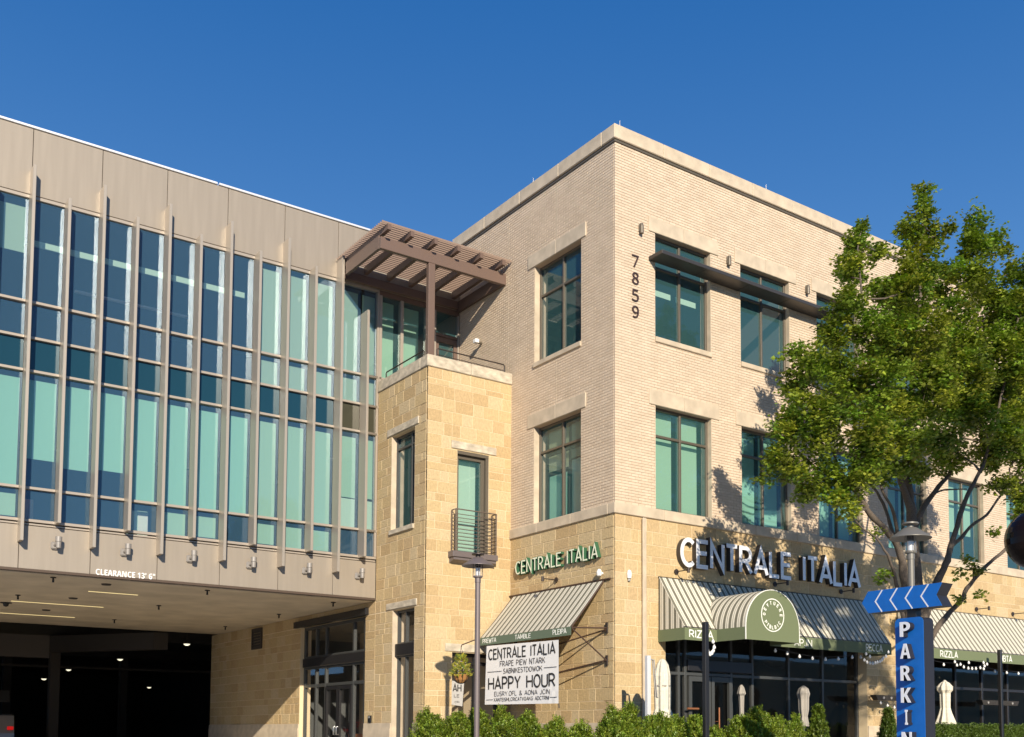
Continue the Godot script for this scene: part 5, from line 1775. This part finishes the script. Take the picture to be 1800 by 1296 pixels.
func street_furniture() -> void:
	var p := Vector3(-3.755, GY, 0.1)
	var l := thing("street_lamp", "brown post lamp with flat conical hood in front of the stone tower", "street lamp", p, "post lamps along the pavement")
	var X := Transform3D(Basis.IDENTITY, p)
	var h := -GY
	var g := Geo.new(); g.lathe(Vector3.ZERO, [Vector2(0.10, 0), Vector2(0.10, 0.25), Vector2(0.057, 0.3), Vector2(0.055, h + 3.08), Vector2(0.063, h + 3.085), Vector2(0.063, h + 3.18), Vector2(0.09, h + 3.185), Vector2(0.095, h + 3.22), Vector2(0.0, h + 3.22)], 20); part(l, "post", g, M.lamp_post, X)
	g = Geo.new(); g.lathe(Vector3(0, h, 0), [Vector2(0.085, 3.222), Vector2(0.085, 3.47)], 20); part(l, "glass", g, M.lamp_glass, X)
	g = Geo.new(); g.lathe(Vector3(0, h, 0), [Vector2(0.05, 3.222), Vector2(0.05, 3.38), Vector2(0, 3.38)], 16); part(l, "reflector", g, M.aluminium, X)
	g = Geo.new(); g.lathe(Vector3(0, h, 0), [Vector2(0, 3.395), Vector2(0.06, 3.395), Vector2(0.06, 3.50)], 16); part(l, "socket", g, M.black, X)
	g = Geo.new(); g.lathe(Vector3(0, h, 0), [Vector2(0.06, 3.50), Vector2(0.30, 3.435), Vector2(0.333, 3.425), Vector2(0.333, 3.435), Vector2(0.29, 3.47), Vector2(0.12, 3.59), Vector2(0.10, 3.60), Vector2(0, 3.60)], 32); part(l, "hood", g, M.lamp_post, X)
	g = Geo.new(); g.lathe(Vector3(0, h, 0), [Vector2(0.05, 3.60), Vector2(0.05, 3.655), Vector2(0.13, 3.66), Vector2(0.13, 3.685), Vector2(0, 3.69)], 20); part(l, "cap", g, M.dark_metal, X)
	for k in 4:
		var a := TAU * k / 4.0 + 0.4
		g = Geo.new(); g.tube([Vector3(0.098 * cos(a), h + 3.2, 0.098 * sin(a)), Vector3(0.098 * cos(a), h + 3.5, 0.098 * sin(a))], [0.007], 5); part(l, "cage_rod", g, M.lamp_post, X)
	var l2 := copy(l, Vector3(-0.49, GY - 0.24, 8.06), "grey post lamp with flat conical hood above the blue arrow sign, before the tree")
	for c in l2.get_children():
		if c.material_override == M.lamp_post or c.material_override == M.dark_metal:
			c.material_override = M.lamp_grey
	for q in [[Vector3(-0.62, GY, 3.5), 2.19, "square black post before the left end of the large striped awning"], [Vector3(13.2, GY, 1.4), 2.45, "square black post before the long right awning"]]:
		var at: Vector3 = q[0]
		var o := thing("string_light_post", q[2], "post", at, "posts for the string lights")
		g = Geo.new(); g.bbox(Vector3(-0.05, 0, -0.05), Vector3(0.05, q[1] - GY, 0.05), 0.006); part(o, "post", g, M.black, Transform3D(Basis.IDENTITY, at))
		g = Geo.new(); g.box(Vector3(-0.1, 0.0, -0.1), Vector3(0.1, 0.015, 0.1)); part(o, "foot", g, M.black, Transform3D(Basis.IDENTITY, at))
	# dark globe close to the camera at the right edge
	var c := Vector3(-8.52, 1.325, 14.63)
	var o := thing("globe_lamp", "black glossy round globe lamp cut off by the right edge of the photograph", "street lamp", Vector3(c.x, GY, c.z))
	g = Geo.new()
	var prof := []
	for k in 17:
		var t := -PI / 2 + PI * k / 16.0
		prof.append(Vector2(0.205 * cos(t), 0.205 * sin(t)))
	g.lathe(Vector3.ZERO, prof, 32); part(o, "globe", g, M.globe, Transform3D(Basis.IDENTITY, c))
	g = Geo.new(); g.tube([Vector3(0, GY - c.y, 0), Vector3(0, -0.2, 0)], [0.045], 12); part(o, "post", g, M.black, Transform3D(Basis.IDENTITY, c))


func bulbs(called: String, label: String, runs: Array) -> void:
	var s := thing(called, label, "string lights", runs[0][0], "string lights under the awnings")
	var b := Geo.new()
	b.lathe(Vector3.ZERO, [Vector2(0, -0.042), Vector2(0.022, -0.036), Vector2(0.035, -0.008), Vector2(0.028, 0.018), Vector2(0.014, 0.034), Vector2(0.014, 0.05), Vector2(0, 0.05)], 10)
	var bm := b.mesh()
	for run in runs:
		var pts := []
		for p in run:
			pts.append(p + Vector3(0, 0.055, 0))
			part(s, "bulb", bm, M.bulb, Transform3D(Basis.IDENTITY, p))
		if pts.size() > 1:
			var g := Geo.new(); g.tube(pts, [0.006], 5); part(s, "cable", g, M.black)


func flat(z: float, a: Array) -> Array:
	var out := []
	for i in range(0, a.size(), 2):
		out.append(Vector3(a[i], a[i + 1], z))
	return out


func umbrella(label: String, at: Vector3, prof: Array, m: Material, folds: int, group := "closed patio umbrellas") -> Node3D:
	var u := thing("closed_umbrella", label, "umbrella", Vector3(at.x, GY, at.z), group)
	var X := Transform3D(Basis.IDENTITY, at)
	var g := Geo.new(); g.lathe(Vector3.ZERO, prof, 96, 0.17, folds); part(u, "canopy", g, m, X)
	g = Geo.new(); g.tube([Vector3(0, GY - at.y, 0), Vector3(0, 0.5, 0)], [0.024], 10); part(u, "pole", g, M.steel, X)
	g = Geo.new(); g.lathe(Vector3(0, GY - at.y, 0), [Vector2(0.3, 0), Vector2(0.3, 0.05), Vector2(0.06, 0.09), Vector2(0, 0.09)], 20); part(u, "base", g, M.black, X)
	return u


func patio() -> void:
	# closed umbrellas
	var u := umbrella("white folded cantilever umbrella on a pale square mast before the brick corner", Vector3(-0.02, 0.0, 1.6), [Vector2(0.27, 0.05), Vector2(0.23, 0.28), Vector2(0.155, 0.52), Vector2(0.165, 0.9), Vector2(0.165, 1.22), Vector2(0.12, 1.46), Vector2(0.06, 1.57), Vector2(0.0, 1.60)], M.cloth, 7)
	var X := Transform3D(Basis.IDENTITY, Vector3(-0.433, 0, 1.6))
	var g := Geo.new(); g.bbox(Vector3(-0.048, GY, -0.048), Vector3(0.048, 1.645, 0.048), 0.008); part(u, "mast", g, M.aluminium, X)
	for z in [-0.025, 0.025]:
		g = Geo.new(); g.tube([Vector3(0.06, 1.57, z), Vector3(0.15, 1.56, z), Vector3(0.24, 0.78, z), Vector3(0.29, 0.74, z), Vector3(0.40, 1.2, z)], [0.014], 6); part(u, "arm", g, M.steel, X)
	for y in [1.0, 0.42]:
		g = Geo.new(); g.lathe(Vector3(0.413, y, 0), [Vector2(0.172, 0), Vector2(0.176, 0.03)], 32); part(u, "strap", g, M.cloth_grey, X)
	umbrella("cream folded umbrella standing before the dark windows right of the parking sign", Vector3(11.11, 0.0, 1.0), [Vector2(0.27, 0.30), Vector2(0.17, 0.58), Vector2(0.125, 0.75), Vector2(0.135, 1.16), Vector2(0.20, 1.24), Vector2(0.205, 1.33), Vector2(0.12, 1.44), Vector2(0.045, 1.49), Vector2(0.022, 1.52), Vector2(0, 1.53)], M.cloth, 8)
	umbrella("grey folded umbrella in the shade before the middle restaurant windows", Vector3(5.79, 0.0, 0.5), [Vector2(0.12, 0.2), Vector2(0.085, 0.45), Vector2(0.115, 0.62), Vector2(0.12, 0.9), Vector2(0.15, 1.03), Vector2(0.115, 1.15), Vector2(0.035, 1.22), Vector2(0, 1.24)], M.cloth_grey, 6)
	umbrella("narrow grey folded umbrella in the deep shade beside the restaurant doors", Vector3(3.97, 0.0, 0.1), [Vector2(0.05, 0.3), Vector2(0.05, 0.6), Vector2(0.06, 0.94), Vector2(0.10, 0.99), Vector2(0.06, 1.15), Vector2(0.02, 1.21), Vector2(0, 1.21)], M.cloth_grey, 6)
	# planter by the door
	g = Geo.new(); g.lathe(Vector3.ZERO, [Vector2(0.07, 0), Vector2(0.09, 1.5), Vector2(0.09, 1.56), Vector2(0.08, 1.56), Vector2(0.08, 1.5), Vector2(0, 1.5)], 20)
	single("tall_planter", g, M.white, "tall white planter standing behind the shrubs by the restaurant doors", "planter", Vector3(3.75, GY, 0.3), "", Transform3D(Basis.IDENTITY, Vector3(3.75, GY, 0.3)))
	# heaters
	for q in [[8.72, 9.75, 0.4, 0.93, "black wedge-shaped patio heater on the stone pier, partly behind the parking sign"], [13.72, 15.72, 0.4, 0.90, "black wedge-shaped patio heater under the long right awning"]]:
		var h := thing("patio_heater", q[4], "heater", Vector3((q[0] + q[1]) / 2, q[3], 0.3), "heaters on the restaurant front")
		g = Geo.new()
		g.hexa([Vector3(q[0] + 0.14, q[3], q[2] - 0.1), Vector3(q[1] - 0.02, q[3], q[2] - 0.1), Vector3(q[1], q[3] + 0.14, q[2] - 0.1), Vector3(q[0], q[3] + 0.14, q[2] - 0.1),
			Vector3(q[0] + 0.14, q[3], q[2] + 0.06), Vector3(q[1] - 0.02, q[3], q[2] + 0.06), Vector3(q[1], q[3] + 0.14, q[2] + 0.1), Vector3(q[0], q[3] + 0.14, q[2] + 0.1)])
		part(h, "housing", g, M.canopy)
		for x in [q[0] + 0.35, q[1] - 0.35]:
			g = Geo.new(); g.tube([Vector3(x, q[3] + 0.07, q[2] + 0.08), Vector3(x, q[3] + 0.065, q[2] + 0.10)], [0.035], 12); part(h, "knob", g, M.steel)
			g = Geo.new(); g.tube([Vector3(x, q[3] + 0.1, 0.0), Vector3(x, q[3] + 0.1, q[2] - 0.08)], [0.015], 6); part(h, "bracket", g, M.black)
	# string lights
	bulbs("string_lights", "string of white bulbs sagging under the large awning, bunched at its right end", [
		flat(1.3, [3.863, 1.976, 4.278, 1.931, 4.718, 1.877, 5.19, 1.852, 5.678, 1.852, 6.168, 1.885, 6.708, 1.948, 7.045, 1.963]),
		flat(1.3, [7.045, 1.963, 7.188, 1.899, 7.298, 1.848, 7.418, 1.83, 7.529, 1.826, 7.633, 1.842, 7.724, 1.866, 7.828, 1.884, 7.907, 1.93, 7.968, 1.982]),
		flat(1.32, [7.237, 2.056, 7.39, 1.993]), flat(1.25, [8.15, 2.04, 8.25, 2.16])])
	bulbs("string_lights", "string of white round bulbs with a loose loop under the long right awning", [
		flat(1.2, [9.9, 2.0, 10.773, 1.932, 11.394, 1.943]), flat(1.2, [11.299, 2.032, 11.564, 1.971, 11.721, 1.904, 11.942, 1.878, 12.124, 1.876, 12.314, 1.884, 12.531, 1.913, 12.746, 1.975, 12.874, 2.03]),
		flat(1.22, [11.938, 2.036, 12.667, 2.066]), flat(1.2, [12.701, 1.89, 13.278, 1.84, 13.885, 1.823, 14.506, 1.821, 15.2, 1.84])])
	bulbs("string_lights", "short bunch of white bulbs looped beside the left black post", [
		flat(3.3, [-0.21, 1.84, -0.18, 1.73, -0.21, 1.66, -0.25, 1.61, -0.30, 1.585, -0.345, 1.61, -0.365, 1.66])])
	bulbs("string_lights", "short string of dark bulbs below the left patio heater", [flat(0.4, [9.05, 0.86, 9.35, 0.79, 9.65, 0.75])])


func plants() -> void:
	M.sprig = box_sprig(3)
	maple()
	street_maple(Vector3(2.4, GY, 13.0), 6.9, 10.2, 2.3, "second street maple beyond the right edge, shading the large striped awning", 8)
	across_the_street()
	# boxwood along the pavement
	var spots := [[-4.35, -0.7, 0.44, 1.42], [-3.83, -0.5, 0.36, 1.46], [-3.22, -0.75, 0.34, 1.58], [-2.62, -0.6, 0.40, 1.44], [-1.96, -0.7, 0.38, 1.47], [-1.30, -0.6, 0.36, 1.30],
		[-2.85, 2.3, 0.34, 1.22], [-2.15, 2.45, 0.34, 1.47], [-1.62, 2.35, 0.30, 1.46], [-1.02, 2.45, 0.36, 1.36], [-0.40, 2.35, 0.28, 1.30], [0.18, 2.4, 0.36, 1.46], [0.78, 2.35, 0.26, 1.20], [1.46, 2.4, 0.38, 1.38], [2.12, 2.45, 0.40, 1.52], [2.74, 2.35, 0.32, 1.40], [3.3, 2.3, 0.28, 1.26]]
	var names := ["leftmost, in front of the plain tower wall", "just left of the left lamp post", "directly behind the left lamp post", "below the left half of the banner", "below the right half of the banner", "right of the banner, last before the gap",
		"first right of the gap, before the brick corner", "tall one left of the stone corner edge", "at the stone corner edge", "before the downpipe", "at the foot of the white umbrella mast", "before the left end of the dark storefront", "low one hiding the foot of the black post", "right of the black post", "tallest, before the restaurant doors", "before the middle windows", "low shaded one left of the cone shrub"]
	for k in spots.size():
		var s: Array = spots[k]
		shrub("boxwood_shrub", "leafy green boxwood shrub, " + names[k], Vector3(s[0], GY, s[1]), s[2], s[3], 1050, false, 100 + k, "boxwood shrubs along the pavement")
	shrub("cone_shrub", "clipped cone-shaped shrub before the right part of the large storefront", Vector3(5.02, GY, 1.6), 0.36, 1.76, 1500, true, 41, "clipped cone shrubs", Vector3(0.17, 0.25, 0.032))
	shrub("cone_shrub", "clipped cone-shaped shrub before the stone pier, left of the parking sign", Vector3(7.72, GY, 1.6), 0.36, 1.74, 1500, true, 42, "clipped cone shrubs", Vector3(0.13, 0.20, 0.035))
	# clipped hedge
	var r := RandomNumberGenerator.new()
	r.seed = 77
	var h := thing("clipped_hedge", "long clipped green hedge below the right awning", "hedge", Vector3(13, GY, 0.9))
	var list := []
	var cols := []
	for k in 5200:
		var x := r.randf_range(-3.6, 6.0)
		var top := r.randf() < 0.45
		var p := Vector3(x, 1.34 + 0.05 * sin(x * 2.7) + 0.03 * sin(x * 7.0) - 0.22 if top else r.randf_range(0.75, 1.28), r.randf_range(-0.4, 0.4) if top else r.randf_range(0.32, 0.44))
		list.append(Transform3D(spun(r, Vector3(r.randf_range(-0.3, 0.3), 1, 0.1 if top else 0.6)).scaled(Vector3.ONE * r.randf_range(0.75, 1.2)), p))
		var t := r.randf_range(0.65, 1.2)
		cols.append(Color(0.15 * t, 0.225 * t, 0.04 * t))
	scatter(h, "foliage", M.sprig, list, cols, M.leaf)
	var g := Geo.new(); g.bbox(Vector3(-3.55, 0.0, -0.30), Vector3(5.95, 0.95, 0.24), 0.05); part(h, "stems", g, M.twig, Transform3D(Basis.IDENTITY, h.position))
	# hanging basket
	var at := Vector3(-3.99, 1.20, -0.15)
	var b := thing("hanging_basket", "hanging coir basket of yellow-green foliage and small pale flowers beside the left lamp post", "flower basket", at)
	var X := Transform3D(Basis.IDENTITY, at)
	g = Geo.new(); g.lathe(Vector3.ZERO, [Vector2(0, -0.19), Vector2(0.07, -0.18), Vector2(0.13, -0.12), Vector2(0.165, -0.03), Vector2(0.17, 0.0), Vector2(0.155, 0.0), Vector2(0.0, -0.02)], 24); part(b, "coir_liner", g, M.coir, X)
	for k in 10:
		var a := TAU * k / 10.0
		var pts := []
		for j in 7:
			var t := PI / 2 * j / 6.0
			pts.append(Vector3(cos(a) * 0.178 * sin(t), -0.198 * cos(t), sin(a) * 0.178 * sin(t)))
		g = Geo.new(); g.tube(pts, [0.006], 5); part(b, "wire", g, M.black, X)
	g = Geo.new(); g.tube(arc3(0.176), [0.007], 5); part(b, "rim", g, M.black, X)
	for k in 3:
		var a := TAU * k / 3.0 + 0.5
		g = Geo.new(); g.tube([Vector3(cos(a) * 0.17, 0, sin(a) * 0.17), Vector3(0, 0.55, 0)], [0.005], 5); part(b, "chain", g, M.dark_metal, X)
	g = Geo.new(); g.tube([Vector3(0, 0.55, 0), Vector3(0.01, 0.60, 0.01), Vector3(0.20, 0.70, 0.20)], [0.012], 6); part(b, "arm", g, M.rust, X)
	r.seed = 5
	list = []; cols = []
	for k in 260:
		var a := r.randf() * TAU
		var v := r.randf()
		var rad := 0.22 * (1.0 - v * 0.75) * sqrt(r.randf())
		list.append(Transform3D(spun(r, Vector3(cos(a), 1.2 - (1.0 - v) * 0.9, sin(a))).scaled(Vector3.ONE * r.randf_range(0.35, 0.55)), Vector3(cos(a) * rad, 0.0 + v * 0.36 - 0.10 * (1.0 - v) * r.randf(), sin(a) * rad)))
		var t := r.randf_range(0.7, 1.3)
		cols.append(Color(0.62 * t, 0.55 * t, 0.08) if k % 3 else Color(0.24 * t, 0.34 * t, 0.06))
	scatter(b, "foliage", M.sprig, list, cols, M.leaf)
	for k in 22:
		var a := r.randf() * TAU
		var v := r.randf()
		var p := Vector3(cos(a), 0, sin(a)) * 0.19 * (1.0 - v * 0.6) + Vector3(0, 0.05 + v * 0.2, 0)
		g = Geo.new(); g.lathe(Vector3.ZERO, [Vector2(0, 0), Vector2(0.018, 0.012), Vector2(0.012, 0.018), Vector2(0, 0.018)], 6); part(b, "flower", g, M.letter_white if k % 2 else M.flower, X * Transform3D(Basis.IDENTITY, p))


func arc3(r: float) -> Array:
	var p := []
	for k in 25:
		p.append(Vector3(cos(TAU * k / 24.0) * r, 0, sin(TAU * k / 24.0) * r))
	return p


# the maple before the restaurant: stems, clumps of leaves, branches to the clumps
func maple() -> void:
	var t := thing("maple_tree", "tall leafy green maple with several stems before the restaurant corner", "tree", Vector3(5.2, GY, 4.1))
	var stems := [[0.11, 0.05, CLUMP_A], [0.06, 0.02, CLUMP_A2], [0.05, 0.02, CLUMP_A3], [0.17, 0.015, CLUMP_B], [0.09, 0.015, CLUMP_B2], [0.08, 0.015, CLUMP_B3], [0.11, 0.02, CLUMP_C], [0.05, 0.02, CLUMP_C2], [0.075, 0.025, CLUMP_D], [0.06, 0.02, CLUMP_E], [0.03, 0.012, CLUMP_F]]
	var nodes := []
	var trunk := Geo.new()
	trunk.tube([Vector3(5.2, GY - 0.05, 4.1), Vector3(5.22, GY + 0.3, 4.1), Vector3(5.24, 0.6, 4.1), Vector3(5.27, 1.75, 4.1)], [0.34, 0.26, 0.24, 0.22], 14)
	part(t, "trunk", trunk, M.bark)
	for s in stems:
		var raw := []
		var f: Array = s[2]
		for i in range(0, f.size(), 3):
			raw.append(Vector3(f[i], f[i + 1], f[i + 2]))
		var pts := []
		var rad := []
		for i in raw.size() - 1:
			for k in 4:
				var a: Vector3 = raw[maxi(i - 1, 0)]
				var d: Vector3 = raw[mini(i + 2, raw.size() - 1)]
				pts.append((raw[i] as Vector3).cubic_interpolate(raw[i + 1], a, d, k / 4.0) + Vector3(rng.randf_range(-1, 1), 0, rng.randf_range(-1, 1)) * 0.012)
		pts.append(raw[raw.size() - 1])
		for i in pts.size():
			rad.append(lerpf(s[0], s[1], pow(float(i) / (pts.size() - 1), 0.8)) * (1.0 + 0.07 * sin(i * 1.7)))
			nodes.append([pts[i], rad[i]])
		var g := Geo.new(); g.tube(pts, rad, 10); part(t, "stem", g, M.bark)
	var m := [maple_cluster(1), maple_cluster(2), maple_cluster(3)]
	var lists := [[], [], []]
	var cols := [[], [], []]
	var r := RandomNumberGenerator.new()
	r.seed = 21
	var twigs := Geo.new()
	for i in range(0, CLUMPS.size(), 4):
		var c := Vector3(CLUMPS[i], CLUMPS[i + 1], CLUMPS[i + 2])
		var rr: float = CLUMPS[i + 3]
		var best: Array = nodes[0]
		for nd in nodes:
			var dist := c.distance_to(nd[0]) + maxf(0.0, nd[0].y - c.y) * 1.2
			if dist < c.distance_to(best[0]) + maxf(0.0, best[0].y - c.y) * 1.2:
				best = nd
		var from: Vector3 = best[0]
		if from.distance_to(c) > 0.15 and rr > 0.14:
			var mid := from.lerp(c, 0.5) - Vector3(0, from.distance_to(c) * 0.08, 0) + Vector3(r.randf_range(-0.1, 0.1), 0, r.randf_range(-0.1, 0.1))
			var g := Geo.new(); g.tube([from, mid, c], [minf(best[1] * 0.8, 0.035), 0.02, 0.009], 7); part(t, "branch", g, M.bark)
		for k in 5:
			var e := c + Vector3(r.randf_range(-1, 1), r.randf_range(-0.7, 1), r.randf_range(-1, 1)) * rr * 0.8
			twigs.tube([c, c.lerp(e, 0.5) + Vector3(0, 0.03, 0), e], [0.008, 0.006, 0.003], 4, false)
		# leaves gather in small sprays, so that gaps stay between them
		var sprays := int(clampf(58.0 * rr * rr + 3.0, 2, 40))
		for k in sprays:
			var dir := Vector3(r.randfn(), r.randfn() * 0.9 + 0.15, r.randfn()).normalized()
			var sc := c + dir * rr * pow(r.randf(), 0.4) * 0.85
			var sr := minf(rr * 0.5, r.randf_range(0.13, 0.25))
			var tone := r.randf_range(0.55, 1.35)
			var warm := r.randf_range(0.8, 1.3)
			for q in int(11.0 * pow(sr / 0.22, 1.5)) + 2:
				var o := sc + Vector3(r.randfn(), r.randfn() * 0.8, r.randfn()) * sr * 0.5
				var which := r.randi() % 3
				lists[which].append(Transform3D(spun(r, Vector3(r.randf_range(-0.5, 0.5), 1, r.randf_range(-0.5, 0.5))).scaled(Vector3.ONE * r.randf_range(0.7, 1.05)), o))
				var v := tone * r.randf_range(0.8, 1.2)
				cols[which].append(Color(0.235 * v * warm, 0.315 * v, 0.032 * v))
	for k in 3:
		var o := scatter(t, "crown", m[k], lists[k], cols[k], M.leaf)
		o.transform = gx(t).affine_inverse()
	part(t, "twigs", twigs, M.bark).set_meta("kind", "stuff")


const CLUMPS := [5.87,12.64,4.18,0.21,5.8,12.18,4.17,0.34,5.1,11.42,4.31,0.36,6.41,11.84,4.02,0.35,5.5,11.01,4.1,0.55,5.93,11.52,4.66,0.21,3.91,11.3,3.85,0.23,3.69,10.81,3.83,0.33,3.53,10.15,3.94,0.43,3,9.27,4.27,0.46,4.26,10.71,4,0.28,7.1,12.01,4.79,0.32,6.96,11.43,4.76,0.48,8.31,12.06,4.46,0.3,6.77,10.58,4.72,0.63,8.1,11.55,4.72,0.25,4.42,9.71,4.75,0.65,7.21,10.94,3.62,0.55,4.91,10.02,3.81,0.6,3.47,8.54,4.55,0.68,4.21,8.52,5.15,0.73,5.95,9.22,4.99,0.69,8.79,10.24,4.28,0.64,8.32,10.99,5.08,0.46,9.13,10.39,4.96,0.83,2.84,8.56,4.01,0.44,1.89,7.7,4.17,0.47,1.67,8.01,3.78,0.24,2.05,7.53,3.57,0.36,2.15,7.36,4.68,0.58,2.71,7.09,5.23,0.67,3.83,7.23,5.52,0.71,5.69,7.88,5.4,0.72,7.57,8.57,5.24,0.71,9.42,8.73,5.04,0.83,1.42,6.51,4.25,0.51,1.2,6.06,3.98,0.42,1.09,5.66,3.85,0.3,0.9,5.3,3.71,0.19,1.17,5.41,4.22,0.39,1.37,6,4.86,0.59,2.04,5.9,5.29,0.63,3.36,6.24,5.29,0.63,4.57,6.33,5.27,0.58,6.16,6.99,5.22,0.63,7.88,7.31,5.17,0.71,9.53,7.34,5.08,0.83,1.81,5.24,4.41,0.47,1.68,4.91,4.15,0.28,2.15,4.84,4.56,0.37,2.3,5.14,4.95,0.42,2.65,5.69,5.1,0.46,2.53,4.61,4.48,0.21,5.25,5.87,4.38,0.33,6.72,6.37,3.99,0.32,6.36,6.37,4.66,0.34,7.45,6.52,4.77,0.42,8.03,6.55,5.06,0.48,7.66,5.83,4.98,0.32,8.74,6,4.92,0.6,7.34,5.83,4.75,0.18,6.36,7.91,2.71,0.69,8.31,9.41,2.85,0.72,4.52,7.82,2.81,0.53,8.85,8.23,3.27,0.65,7.1,10.3,2.88,0.63,9.64,8.7,3.73,0.65,6.2,9.44,2.7,0.55,8.14,5.14,5.1,0.27,2.97,4.4,4.27,0.11,3.65,4.34,4.33,0.1,4.1,3.47,4.25,0.09,4.21,3.38,4.01,0.07,6.61,3.68,4.44,0.13,6.61,3.98,4.59,0.12,7.26,3.27,4.45,0.12,7.56,4.74,4.66,0.11,6.97,3.83,4.53,0.16,6.5,3.08,4.42,0.12,7.5,9.15,4.15,0.63,7.27,8.98,5.01,0.61,8.06,8.21,4.44,0.6,8.25,9.45,5.08,0.59,6.41,7.7,4.66,0.57,7.84,7,4.4,0.49,5.28,7.22,4.68,0.56,7.49,9.28,3.7,0.55,7.92,10.17,5.15,0.45,8.25,10.54,4.31,0.5,4.44,8.2,4.27,0.55,4.46,5.95,4.64,0.37,3.59,5.56,4.69,0.31,8.66,8.07,4.88,0.6,7.23,6.53,5.18,0.44]
const CLUMP_A := [5.19,1.67,4.1,5,2.67,4.15,4.76,3.54,4.21,4.54,4.08,4.26,4.19,4.42,4.23,3.66,4.74,4.19,3.33,5.13,4.16,2.99,5.34,4.13]
const CLUMP_A2 := [4.95,3.57,4.07,4.58,4.15,4.23,4.23,4.78,4.38,3.71,5.12,4.52,3.46,5.58,4.5]
const CLUMP_A3 := [4.82,4.13,4.06,4.7,4.58,3.98,4.53,5.15,3.89,4.22,5.58,3.79,3.77,5.78,3.75]
const CLUMP_B := [5.29,1.67,4.12,5.37,2.96,4.13,5.3,4.24,4.1,5.25,5.02,4.1,5.19,5.53,4.09,5.1,6.03,4.08,5.28,7.11,4.09,5.54,9,4.13,5.73,11.05,4.16,5.84,12.43,4.18]
const CLUMP_B2 := [5.25,5.02,4.1,4.86,5.6,4.14,4.51,6.18,4.18,4,7.36,4.21,3.6,9.06,4.17,3.42,10.56,4.15]
const CLUMP_B3 := [5.32,4.63,4.1,5.77,5.21,4.08,6.34,5.75,4.08,6.92,6.31,4.08,7.41,8.01,4.18,7.76,10.58,4.24,7.95,12.18,4.27]
const CLUMP_C := [5.38,1.68,4.14,5.52,2.95,4.31,5.66,3.48,4.48,5.76,3.89,4.64,5.88,4.22,4.67,6.24,5.16,4.75,6.56,5.71,4.83,6.97,6.41,4.92,7.44,7.8,5.02,8.04,9.79,5.14]
const CLUMP_C2 := [6.34,4.32,4.37,6.59,4.52,4.47,6.9,4.85,4.59,7.24,5.09,4.72,7.68,5.6,4.82,7.96,6.03,4.88]
const CLUMP_D := [5.41,1.68,4.15,5.98,2.47,4.25,6.69,3.1,4.37,6.92,3.38,4.38,7.43,3.88,4.5,8.14,4.4,4.66,8.96,4.94,4.84,9.63,5.69,4.98]
const CLUMP_E := [5.16,1.8,4.1,4.6,3.02,4.2,4.28,3.48,4.32,3.9,3.86,4.43,3.56,4.2,4.4]
const CLUMP_F := [5.87,5.46,4.24,6.19,5.6,4.32,6.84,5.68,4.48]


# a second street tree outside the right edge of the frame; its shade dapples the large awning
func street_maple(at: Vector3, low: float, high: float, wide: float, label: String, sd: int) -> void:
	var r := RandomNumberGenerator.new()
	r.seed = sd
	var t := thing("maple_tree", label, "tree", at)
	var X := Transform3D(Basis.IDENTITY, at)
	var g := Geo.new(); g.tube([Vector3.ZERO, Vector3(0.05, 1.2, 0), Vector3(0, low - at.y - 0.6, 0.05), Vector3(0.05, high - at.y - 0.8, 0)], [0.17, 0.13, 0.11, 0.02], 12); part(t, "trunk", g, M.bark, X)
	var m := maple_cluster(2)
	var list := []
	var cols := []
	for k in 32:
		var v := r.randf()
		var a := r.randf() * TAU
		var rad := wide * sqrt(r.randf()) * (1.0 - 0.75 * v * v)
		var c := Vector3(cos(a) * rad, lerpf(low, high, v) - at.y, sin(a) * rad)
		var from := Vector3(0.03, maxf(low - at.y - 0.5, c.y - 0.9 - rad * 0.3), 0.03)
		g = Geo.new(); g.tube([from, from.lerp(c, 0.5) - Vector3(0, 0.08, 0), c], [0.035, 0.022, 0.008], 6); part(t, "branch", g, M.bark, X)
		for s in 16:
			var sc := c + Vector3(r.randfn(), r.randfn() * 0.7, r.randfn()) * 0.3
			for q in 7:
				list.append(X * Transform3D(spun(r, Vector3(r.randf_range(-0.5, 0.5), 1, r.randf_range(-0.5, 0.5))), sc + Vector3(r.randfn(), r.randfn(), r.randfn()) * 0.1))
				var w := r.randf_range(0.7, 1.3)
				cols.append(Color(0.15 * w, 0.215 * w, 0.022 * w))
	var o := scatter(t, "crown", m, list, cols, M.leaf)
	o.transform = gx(t).affine_inverse()


# low shops across the street behind the camera, mirrored in the dark storefront glass
func across_the_street() -> void:
	var g := Geo.new()
	g.box(Vector3(-60, GY, 44), Vector3(150, 6.4, 56))
	single("row_of_shops", g, M.stone_wall, "low plain row of shops across the street, mirrored in the dark storefront glass", "building", Vector3(-8, GY, 50))
